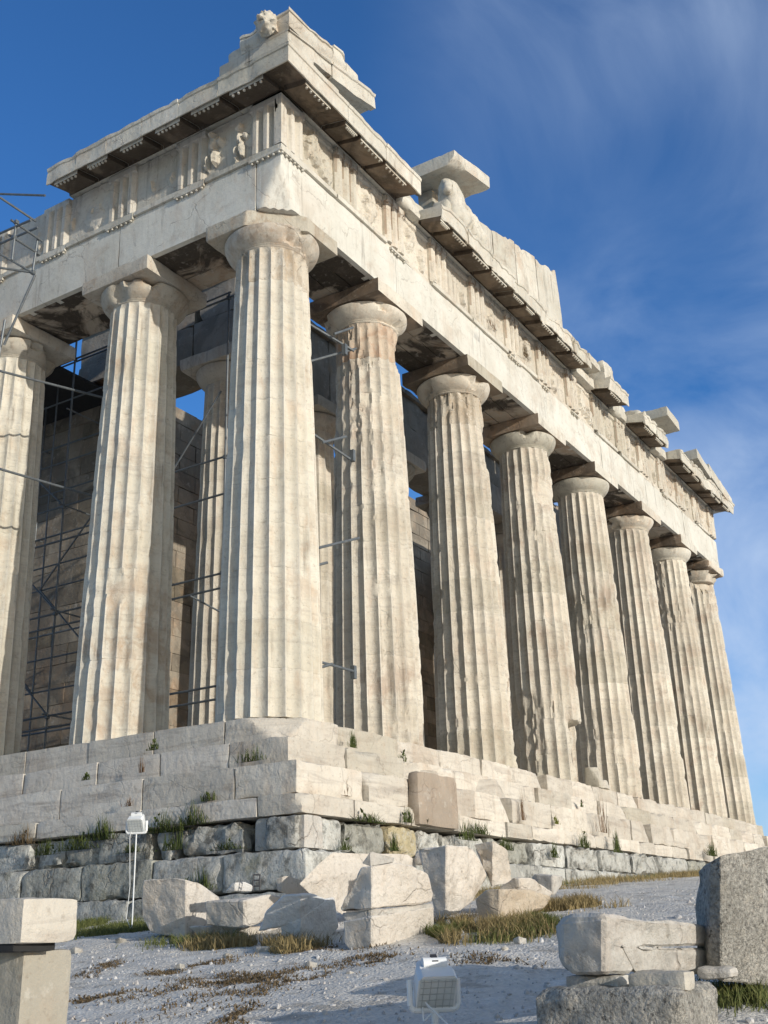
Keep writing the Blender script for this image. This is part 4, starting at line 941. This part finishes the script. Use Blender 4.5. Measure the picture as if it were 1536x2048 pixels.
K('marble_slab', [(664,1705),(816,1708),(832,1722),(832,1800),(690,1832),(632,1800),(598,1768),(640,1725)], 11.7, 600, .35, 'wide cream slab standing behind the stacked blocks, cut diagonally at its left', M_rub, seed=8, cat='stone slab', amp=.006)
K('marble_block', [[(709,1769),(723,1734),(790,1724),(835,1734),(838,1808),(774,1815),(680,1826),(674,1816)], [(800,1738),(838,1736),(856,1746),(867,1788),(863,1804),(800,1812)]], 9.75, 744, .35, 'upper moulded block of the two-block stack', seed=9)
K('stone_fragment', [(725,1726),(740,1702),(788,1716),(786,1724),(742,1732)], 9.9, 740, .2, 'small stone lying on top of the two-block stack', M_rubg, seed=10, cat='stone fragment', amp=.005)
K('stone_plank', [(684,1826),(866,1806),(868,1818),(690,1844)], 9.8, 744, .3, 'thin grey slab between the two stacked blocks', M_rubg, seed=11, cat='stone slab', amp=.003)
K('marble_block', [(687,1842),(741,1834),(868,1813),(873,1886),(746,1917),(713,1917),(690,1886)], 9.65, 744, .35, 'lower block of the two-block stack, rounded at its bottom left', seed=12)
K('marble_block', [(834,1695),(900,1690),(946,1692),(951,1725),(974,1753),(957,1790),(915,1829),(876,1840),(865,1806)], 11.6, 893, .45, 'tallest rubble block, upright with a pale face, right of the stack', seed=13, amp=.016)
K('marble_block', [(950,1690),(985,1683),(1013,1700),(1022,1718),(1026,1765),(985,1775),(971,1743)], 12.2, 985, .35, 'narrow lumpy block leaning behind the tallest rubble block', seed=14, amp=.018)
K('boulder', [(950,1799),(971,1781),(1020,1773),(1062,1778),(1103,1792),(1097,1808),(1062,1833),(999,1850),(957,1840)], 10.9, 999, .4, 'brown angular boulder right of the tallest rubble block', M_rubb, seed=15, cat='boulder', amp=.016)
K('marble_block', [(1000,1775),(1029,1755),(1069,1757),(1105,1785),(1097,1802),(1010,1802)], 11.9, 1040, .4, 'low broken block behind the brown boulder', seed=16)
K('marble_block', [(1069,1748),(1126,1752),(1124,1771),(1108,1790),(1080,1786)], 13.0, 1105, .4, 'small grey block at the right end of the rubble row', M_rubg, seed=17)
B('stone_fragment', 828, 1700, 856, 1726, 13.4, 'small end of a beam between the standing slab and the tallest block', M_rub, seed=16, cat='stone fragment')
for q_, (u, v, w_, lb_) in enumerate(((150, 1905, 26, 'leftmost small stone on the gravel, near the moulded slab on the plinth'), (240, 1885, 22, 'small stone on the gravel below the tall floodlight'), (620, 1935, 30, 'largest loose stone on the gravel, before the white faceted block'), (905, 1920, 24, 'small stone on the gravel just above the near floodlight'), (1040, 1885, 26, 'small stone at the edge of the grass below the brown boulder'), (700, 1950, 18, 'small stone on the gravel in front of the two-block stack'), (1010, 1900, 16, 'tiny stone on the path between the grass and the moulded block'), (360, 1935, 18, 'small stone among brown weeds below the left rubble block'), (455, 1915, 20, 'small stone on the gravel below the squared block'))):
    g_, t_ = gpt(u, v); K('stone_fragment', [(u-w_/2, v-w_*.25), (u-w_*.1, v-w_*.45), (u+w_/2, v-w_*.3), (u+w_*.45, v+w_*.1), (u-w_*.35, v+w_*.12)], t_-.05, u, w_/FPX*t_*.8, lb_, M_rubg, seed=60+q_, cat='stone fragment', group='small loose stones on the gravel', amp=.004, bev=.004, ml=.03)
# left foreground
B('stone_plinth', -150, 1903, 108, 2160, 5.9, 'smooth tan plinth at the bottom left corner', M_tan, seed=17, asp=.6, r0=.015, r1=.03, amp=.003, cat='plinth', group='foreground stones')
B('stone_wedge', -120, 1884, 92, 1906, 5.95, 'dark packing under the moulded slab at left', M_tarp, seed=18, asp=.6, r0=.01, r1=.02, amp=.003, sink=0, cat='packing', group='foreground stones')
B('marble_slab', -160, 1797, 131, 1890, 5.95, 'cream moulded slab lying on the tan plinth, broken right end', M_step, seed=19, asp=.6, r0=.015, r1=.06, amp=.01, cuts=[((.35, -.8, -.8), .33), ((.5, -1, .4), .50)], sink=0, cat='stone slab', group='foreground stones')
# right foreground
B('conglomerate_block', 1083, 1978, 1502, 2150, 4.9, 'dark conglomerate block at the bottom right, lowest of its stack', M_con, seed=20, asp=.8, r0=.05, r1=.07, amp=.02, cat='stone block', group='foreground stones', res=.03)
B('stone_plank', 1138, 1951, 1275, 1980, 5.25, 'dark thin support under the left end of the moulded grey block', M_rubg, seed=21, asp=.7, r0=.01, r1=.02, sink=0, cat='stone slab', group='foreground stones')
B('stone_plank', 1264, 1944, 1406, 1982, 5.0, 'pale thin support under the right end of the moulded grey block', M_step, seed=22, asp=.6, r0=.01, r1=.02, sink=0, cat='stone slab', group='foreground stones')
K('marble_block', [[(1122,1842),(1135,1829),(1208,1828),(1300,1836),(1428,1850),(1431,1890),(1330,1894),(1208,1904),(1122,1900)], [(1122,1842),(1208,1835),(1262,1850),(1300,1895),(1290,1946),(1208,1950),(1150,1950),(1124,1925)], [(1240,1892),(1300,1892),(1402,1895),(1428,1906),(1426,1934),(1400,1950),(1270,1950)]], 5.15, 1208, .35, 'grey moulded block with a groove along its face, resting above the conglomerate block', M_rubg, seed=23, group='foreground stones', amp=.011, bev=.015, ml=.022)
K('conglomerate_slab', [(1418,1722),(1442,1708),(1620,1680),(1620,1975),(1442,1962),(1418,1950)], 5.7, 1442, .35, 'tall pebbly conglomerate slab standing at the right edge', M_con, seed=24, cat='stone slab', group='foreground stones', amp=.008, bev=.012, ml=.03)
B('stone_plank', 1400, 1934, 1492, 1958, 5.6, 'small flat stone at the foot of the conglomerate slab', M_rubg, seed=25, asp=.8, r0=.02, r1=.04, sink=0, cat='stone slab', group='foreground stones')
# rebar pin bundle on the rubble
def frame():
    p = pt(513, 1782, 11.9); parts = [tube(p+RT*s*.035, p+RT*s*.035+np.array([0, 0, .17]), .008, 6) for s in (-1, 1)]+[tube(p-RT*.035+np.array([0, 0, z]), p+RT*.035+np.array([0, 0, z]), .008, 6) for z in (.05, .11, .165)]
    V, F = join(parts); tag(mk('metal_frame', V, F, M_black, None, smooth=False), 'small black metal frame standing on the rubble behind the white fragment', 'bracket')
frame()

# ------------------------------------------------------------------ floodlights
def flood(base, hgt, w, label, yaw, tilt, group='white floodlights on poles'):
    base = np.array(base, float); e = empty('floodlight', base, None, label, 'floodlight', group)
    hd = base+np.array([0, 0, hgt]); h = w*1.05
    def put(nm, V, F, mat, sh=30):
        V = np.asarray(V, float)
        V2 = V.copy(); c, s = math.cos(tilt), math.sin(tilt); V2[:, 1] = V[:, 1]*c-V[:, 2]*s; V2[:, 2] = V[:, 1]*s+V[:, 2]*c
        mk(nm, rotz(V2, yaw)+hd, F, mat, e, sharp=sh)
    # housing: tapered box, wide glass in front (+y), rounded gear box behind (-y)
    sec = [(-.52, .30, .20), (-.46, .36, .27), (-.25, .42, .33), (.05, .5, .46), (.40, .5, .5), (.44, .5, .5)]
    V = []; F = []
    prof = [(-1, -1), (-.92, -1), (.92, -1), (1, -1), (1, -.9), (1, .75), (.8, 1), (-.8, 1), (-1, .75), (-1, -.9)]
    for (y, a, b2) in sec: V += [(p[0]*a*w, y*w, p[1]*b2*w) for p in prof]
    n = len(prof)
    for i in range(len(sec)-1): F += [[i*n+j, i*n+(j+1) % n, (i+1)*n+(j+1) % n, (i+1)*n+j] for j in range(n)]
    F.append(list(range(n))[::-1]); F.append([(len(sec)-1)*n+j for j in range(n)])
    bm = None
    put('housing', V, F, M_white)
    V, F = worn((-.46*w, .441*w, -.46*w), (.46*w, .46*w, .44*w), res=.5, r0=.004, r1=0, amp=0); put('glass', V, F, M_glass)
    for g_ in range(5):
        x_ = (-.36+.18*g_)*w; V, F = tube((x_, .466*w, -.44*w), (x_, .466*w, .42*w), .0014, 5); put('grille_bar', V, F, M_grid)
        V, F = tube((-.44*w, .468*w, x_), (.44*w, .468*w, x_), .0014, 5); put('grille_bar', V, F, M_grid)
    t = np.linspace(0, math.pi, 13)
    V, F = join([tube((-.3*w, -.1*w, .43*w), (.3*w, -.1*w, .43*w), .16*w, 16)]); put('gear_cover', V, F, M_white)
    V, F = worn((-.10*w, -.30*w, .46*w), (.10*w, .0*w, .60*w), res=.3, r0=.01, r1=0, amp=0); put('vent', V, F, M_black)
    # bracket
    b = .62*w; P = [(-b, .05*w, .05*w), (-b, .05*w, -.55*w), (-b*.85, .05*w, -.66*w), (b*.85, .05*w, -.66*w), (b, .05*w, -.55*w), (b, .05*w, .05*w)]
    V, F = polytube(P, .016, 8); mk('bracket', rotz(np.array(V), yaw)+hd, F, M_white, e)
    V, F = tube((0, .05*w, -.66*w), (0, .05*w, -hgt), .009 if hgt > 1.2 else .02, 10); mk('pole', rotz(np.array(V), yaw)+hd, F, M_white if w < .3 else M_steel, e)
    V, F = worn((-.12, -.10, -hgt-.06), (.12, .12, -hgt+.02), res=.1, r0=.01, r1=0, amp=0); mk('foot', rotz(V, yaw)+hd, F, M_rubg, e)
    P = [(w*.3, .0, -.2*w), (w*.34, .05, -.9*w), (.03, .08, -hgt*.6), (.06, .06, -hgt+.15), (-.04, .2, -hgt+.03)]
    V, F = polytube(P, .004, 6); mk('cable', rotz(np.array(V), yaw)+hd, F, M_white, e)
b0, t0 = gpt(868, 2100); hh = pt(866, 1962, 6.0)
flood((hh[0], hh[1], float(G(hh[0], hh[1]))-.02), float(hh[2]-G(hh[0], hh[1]))+.02, .215, 'white floodlight close to the camera, bottom centre', math.pi-YAW+R(12), R(-38))
b1, t1 = gpt(264, 1862); hh = pt(267, 1636, t1)
flood((b1[0], b1[1], float(G(b1[0], b1[1]))), float(hh[2]-G(b1[0], b1[1])), .215, 'white floodlight on a tall thin pole before the shaded steps', math.pi-YAW-R(5), R(-38))

# ------------------------------------------------------------------ plants
def tuft(name, p, w, h, n, mat, label, cat='plant', group=None, leaf=.035, seed=0, twig=False, along=False):
    """stems fanning from one root, leaves sitting on the stems"""
    rg = np.random.RandomState(seed); P = []; F = []
    ns = max(7, n//9)
    for i in range(ns):
        a = rg.uniform(0, 2*math.pi); rr = rg.uniform(0, 1)**.6*w*.45; x0 = rg.normal(0, .42)*w; hh = h*rg.uniform(.35, 1.25)*math.exp(-(x0/w)**2*1.4)*(.55+.9*vn(np.array([[x0*7, seed*3.1, 0]]))[0])
        rt = (np.array([0, 1, 0]) if along else np.array([1, 0, 0]))*x0
        tip = rt+np.array([math.cos(a)*rr, math.sin(a)*rr*.55, hh]); mid = rt*.5+tip*.5+np.array([0, 0, hh*.12])+rg.normal(0, .01, 3); pts = [rt, mid, tip]
        b = len(P); P += [np.zeros(3)-[0, 0, .004], np.zeros(3)+[0, 0, .006], rt]; F.append([b, b+1, b+2])
        sd = np.array([-math.sin(a), math.cos(a), 0])*.005
        b = len(P); P += [pts[0]-sd, pts[0]+sd, mid+sd, mid-sd, tip]; F += [[b, b+1, b+2, b+3], [b+3, b+2, b+4]]
    for j in range(3 if twig else 7):
            t = rg.uniform(.25, 1); c = mid+(tip-mid)*(t*2-1) if t > .5 else rt+(mid-rt)*t*2
            d = np.array([math.cos(a)*.5, math.sin(a)*.5, .6])+rg.normal(0, .6, 3); d /= np.linalg.norm(d)
            s = np.cross(d, rg.normal(size=3)); s /= np.linalg.norm(s)+1e-9; l = leaf*rg.uniform(.6, 1.5)*(.5 if twig else 1); b = len(P)
            P += [c, c+d*l*.5-s*l*.32, c+d*l, c+d*l*.5+s*l*.32]; F.append([b, b+1, b+2, b+3])
    P = np.array(P)+np.array(p)
    o = mk(name, P, F, mat, None, smooth=False, org=p)
    tag(o, label, cat, group); return o
W_ = [ # u, v(base), plane axis, value, width, height, material, label
 (500, 1523, 0, -.95, .34, .30, M_leaf, 'dense green bush on the second step near the corner'),
 (307, 1500, 0, -.30, .16, .16, M_leaf, 'small green tuft on the second step left of the dense bush'),
 (172, 1560, 0, -.95, .14, .12, M_leaf, 'low tuft on the third step at far left'),
 (282, 1545, 0, -.85, .10, .38, M_twig, 'tall brown dry stalks before the second step'),
 (415, 1602, 0, -1.45, .2, .22, M_leaf, 'green and red tuft at a joint of the third step'),
 (258, 1612, 0, -1.5, .16, .22, M_twig, 'rusty weed behind the tall floodlight'),
 (706, 1495, 1, -.35, .18, .30, M_leaf, 'green tuft at the edge of the top step below the second column'),
 (804, 1522, 1, -.55, .17, .20, M_leaf, 'green tuft right of the top step edge tuft'),
 (694, 1592, 1, -1.35, .12, .34, M_twig, 'thin weed on the sunlit third step nearest the corner'),
 (816, 1645, 1, -1.65, .22, .24, M_leaf, 'pointed green tuft above the yellow stone'),
 (855, 1652, 1, -1.6, .3, .16, M_leaf, 'spreading green plant below the upright slab'),
 (1046, 1640, 1, -1.5, .12, .42, M_twig, 'reddish upright weed on the sunlit lower step'),
 (1114, 1648, 1, -1.5, .14, .14, M_leafy, 'small yellow green tuft on the sunlit lower step'),
 (1164, 1614, 1, -.8, .10, .12, M_leaf, 'tiny dark tuft on the middle sunlit step'),
 (1208, 1665, 1, -1.6, .5, .8, M_twig, 'leafless twiggy bush on the sunlit steps'),
 (935, 1680, 1, -1.75, .38, .34, M_leaf, 'green plant hanging above the rubble, right of the porous stones'),
 (1010, 1700, 1, -1.75, .55, .24, M_leaf, 'long green plant in the shadow under the lowest step'),
 (1170, 1695, 1, -1.75, .4, .36, M_leaf, 'green bush in the foundation joint right of the long plant'),
 (1235, 1705, 1, -1.8, .32, .4, M_leaf, 'upright green bush in the foundation wall further right'),
 (1110, 1715, 1, -1.75, .25, .28, M_leaf, 'small bush below the lowest step, beside the long plant'),
 (1425, 1712, 1, -1.8, .7, .4, M_leaf, 'broad brown green bush at the far end of the foundation'),
 (385, 1650, 0, -1.6, .45, .28, M_leaf, 'broad green clump under the lowest shaded step'),
 (345, 1700, 0, -1.65, .3, .35, M_leaf, 'green clump filling the gap in the foundation beside the pitted stone'),
 (200, 1680, 0, -1.6, .5, .38, M_leaf, 'large clump of weeds among the grey stones at left'),
 (690, 1700, 1, -1.65, .2, .2, M_leaf, 'green tuft between the rough white stones at the corner'),
 (790, 1702, 1, -1.65, .2, .24, M_leaf, 'green tuft at the left foot of the yellow stone'),
 (90, 1710, 0, -1.65, .35, .28, M_leaf, 'weeds low among the grey stones at the left edge'),
 (450, 1700, 0, -1.65, .4, .14, M_leaf, 'thin line of weeds under the pitted stone'),
 (262, 1705, 0, -1.65, .3, .22, M_leaf, 'weeds behind the tall floodlight pole'),
 (150, 1700, 0, -1.66, .6, .30, M_leaf, 'long straggling weeds along the grey stones at left'),
 (40, 1690, 0, -1.66, .4, .3, M_mat, 'brown dry weeds among the grey stones at the left edge'),
 (330, 1665, 0, -1.62, .6, .26, M_leaf, 'green strip hanging under the lowest shaded step'),
 (740, 1645, 1, -1.64, .6, .14, M_leaf, 'low green strip along the ledge above the rough white stones'),
 (960, 1668, 1, -1.66, .5, .26, M_leaf, 'leafy strip at the ledge above the rubble row'),
 (405, 1780, 0, -1.9, .3, .35, M_leaf, 'dark green clump behind the left rubble block'),
 (985, 655, 1, -.35, .28, .3, M_twig, 'dry bush growing out of the worn frieze'),
 (1052, 715, 1, .0, .2, .5, M_mat, 'brown moss clump in a broken metope'),
]
for i, (u, v, ax, val, w, h, m, lb) in enumerate(W_):
    p = on(u, v, ax, val); tuft('plant', p, w*1.0, h*.95, int(1500*w**.7) if m is not M_twig else 200, m, lb, 'plant', 'weeds growing in the joints of the temple base', leaf=(.06 if i % 3 else .045) if m is not M_twig else .04, seed=i, twig=m is M_twig, along=ax == 0)
# scrub of green at the wall foot on the left
# grass: dry and green blades as uncountable cover
def blades(name, pts, h0, h1, mat, label, seed=0, wd=.0035, lean=1.1):
    rg = np.random.RandomState(seed); n = len(pts); a = rg.uniform(0, 2*math.pi, n); h = h0+(h1-h0)*rg.beta(1.5, 2.6, n); w = wd*rg.uniform(.7, 1.6, n)
    P = np.array(pts); dx = np.cos(a); dy = np.sin(a); l = rg.uniform(0, lean, n)*h; b = rg.uniform(0, 2*math.pi, n)
    V = np.zeros((n, 5, 3)); V[:, 0] = P-np.stack([dx*w, dy*w, 0*w], 1); V[:, 1] = P+np.stack([dx*w, dy*w, 0*w], 1)
    mid = P+np.stack([np.cos(b)*l*.35, np.sin(b)*l*.35, h*.6], 1); V[:, 2] = mid+np.stack([dx*w, dy*w, 0*w], 1)*.7; V[:, 3] = mid-np.stack([dx*w, dy*w, 0*w], 1)*.7
    V[:, 4] = P+np.stack([np.cos(b)*l, np.sin(b)*l, h], 1)
    F = []
    base = np.arange(n)*5
    F = [[int(x), int(x+1), int(x+2), int(x+3)] for x in base]+[[int(x+3), int(x+2), int(x+4)] for x in base]
    o = mk(name, V.reshape(-1, 3), F, mat, None, smooth=False, org=P.mean(0)); tag(o, label, 'grass', None, 'stuff')
def scatter(n, cx, cy, sx, sy, seed, th=.45, fr=1.5, rot=0):
    rg = np.random.RandomState(seed); q = rg.normal(0, 1, (n*3, 2))*[sx, sy]; c, s = math.cos(rot), math.sin(rot)
    x = q[:, 0]*c-q[:, 1]*s+cx; y = q[:, 0]*s+q[:, 1]*c+cy; m = fbm(np.stack([x*fr, y*fr, x*0], 1), seed, 3) > th
    x = x[m][:n]; y = y[m][:n]; return np.stack([x, y, Gn(x, y)-.01], 1)
def line(n, p0, p1, w, seed, th=.4):
    rg = np.random.RandomState(seed); t = rg.uniform(0, 1, n*2); p0 = np.array(p0); p1 = np.array(p1); d = p1-p0; nn = np.array([-d[1], d[0]])/np.hypot(*d)
    q = p0+t[:, None]*d+rg.normal(0, w, (n*2, 1))*nn; m = fbm(np.stack([q[:, 0]*1.3, q[:, 1]*1.3, t*0], 1), seed, 3) > th
    q = q[m][:n]; return np.stack([q[:, 0], q[:, 1], Gn(q[:, 0], q[:, 1])-.01], 1)
def g2(u, v): return gpt(u, v)[0][:2]
blades('dry_grass', np.concatenate([line(15000, (-1.2, -3.6), (22, -3.0), .5, 1, .5), line(7000, g2(900, 1850), g2(1180, 1810), .25, 2, .5), line(5000, g2(330, 1885), g2(680, 1905), .16, 3, .5), line(5000, g2(870, 1880), g2(1080, 1855), .22, 4, .5)]), .02, .2, M_dry, 'dry yellow grass along the foundation and among the loose blocks', 1)
blades('green_grass', np.concatenate([line(8000, g2(130, 1850), g2(275, 1865), .35, 5), line(8000, g2(880, 1880), g2(1100, 1850), .22, 6), line(1500, g2(330, 1880), g2(480, 1885), .18, 7), line(3500, (-1.0, -2.6), (14, -2.5), .3, 8), line(1500, g2(1390, 2000), g2(1530, 1990), .2, 9)]), .03, .16, M_grn, 'green grass at the foot of the wall and between the loose blocks', 2)
pp = []
for k, (u, v, sx, sy) in enumerate(((550, 1965, .55, .22), (470, 1960, .3, .15), (330, 1985, .25, .12), (215, 1925, .25, .1), (185, 2000, .2, .1), (700, 1930, .3, .15), (640, 1900, .4, .12), (400, 1930, .25, .1), (330, 1945, .2, .08), (250, 2035, .3, .12), (480, 2030, .2, .08), (120, 1950, .3, .1), (760, 1925, .2, .1), (980, 1925, .2, .1))):
    c = g2(u, v); pp.append(scatter(1400 if k < 2 else 420, c[0], c[1], sx, sy, 30+k, th=.5, rot=k*1.3, fr=4))
blades('ground_weeds', np.concatenate(pp), .012, .05, M_mat, 'low brown weeds creeping over the gravel', 3, wd=.006, lean=1.6)
# loose pebbles
def pebbles():
    rg = np.random.RandomState(9); ico = bmesh.new(); bmesh.ops.create_icosphere(ico, subdivisions=1, radius=1); bv = np.array([v.co[:] for v in ico.verts]); bf = np.array([[v.index for v in f.verts] for f in ico.faces]); ico.free()
    n = 4000; t = rg.uniform(5, 15, n)**1.0; a = YAW+rg.uniform(-.38, .38, n); x = CP[0]+np.sin(a)*t; y = CP[1]+np.cos(a)*t; z = Gn(x, y); r = rg.gamma(1.6, .0032, n)+.003
    V = bv[None]*r[:, None, None]*rg.uniform(.6, 1.4, (n, 1, 3))*rg.uniform(.8, 1.2, (n, len(bv), 1)); V += np.stack([x, y, z+r*.25], 1)[:, None]
    F = (bf[None]+(np.arange(n)*len(bv))[:, None, None]).reshape(-1, 3)
    o = mk('pebbles', V.reshape(-1, 3), F, M_peb, None, smooth=False, org=(-8, -6, -3.9)); tag(o, 'small pale pebbles strewn over the gravel', 'pebbles', None, 'stuff')
M_peb = marble('pebble stone', (.36, .355, .35), (.56, .55, .54), patina=.2, streak=0, strata=0, var=0, bump=.3, crack=0)
pebbles()
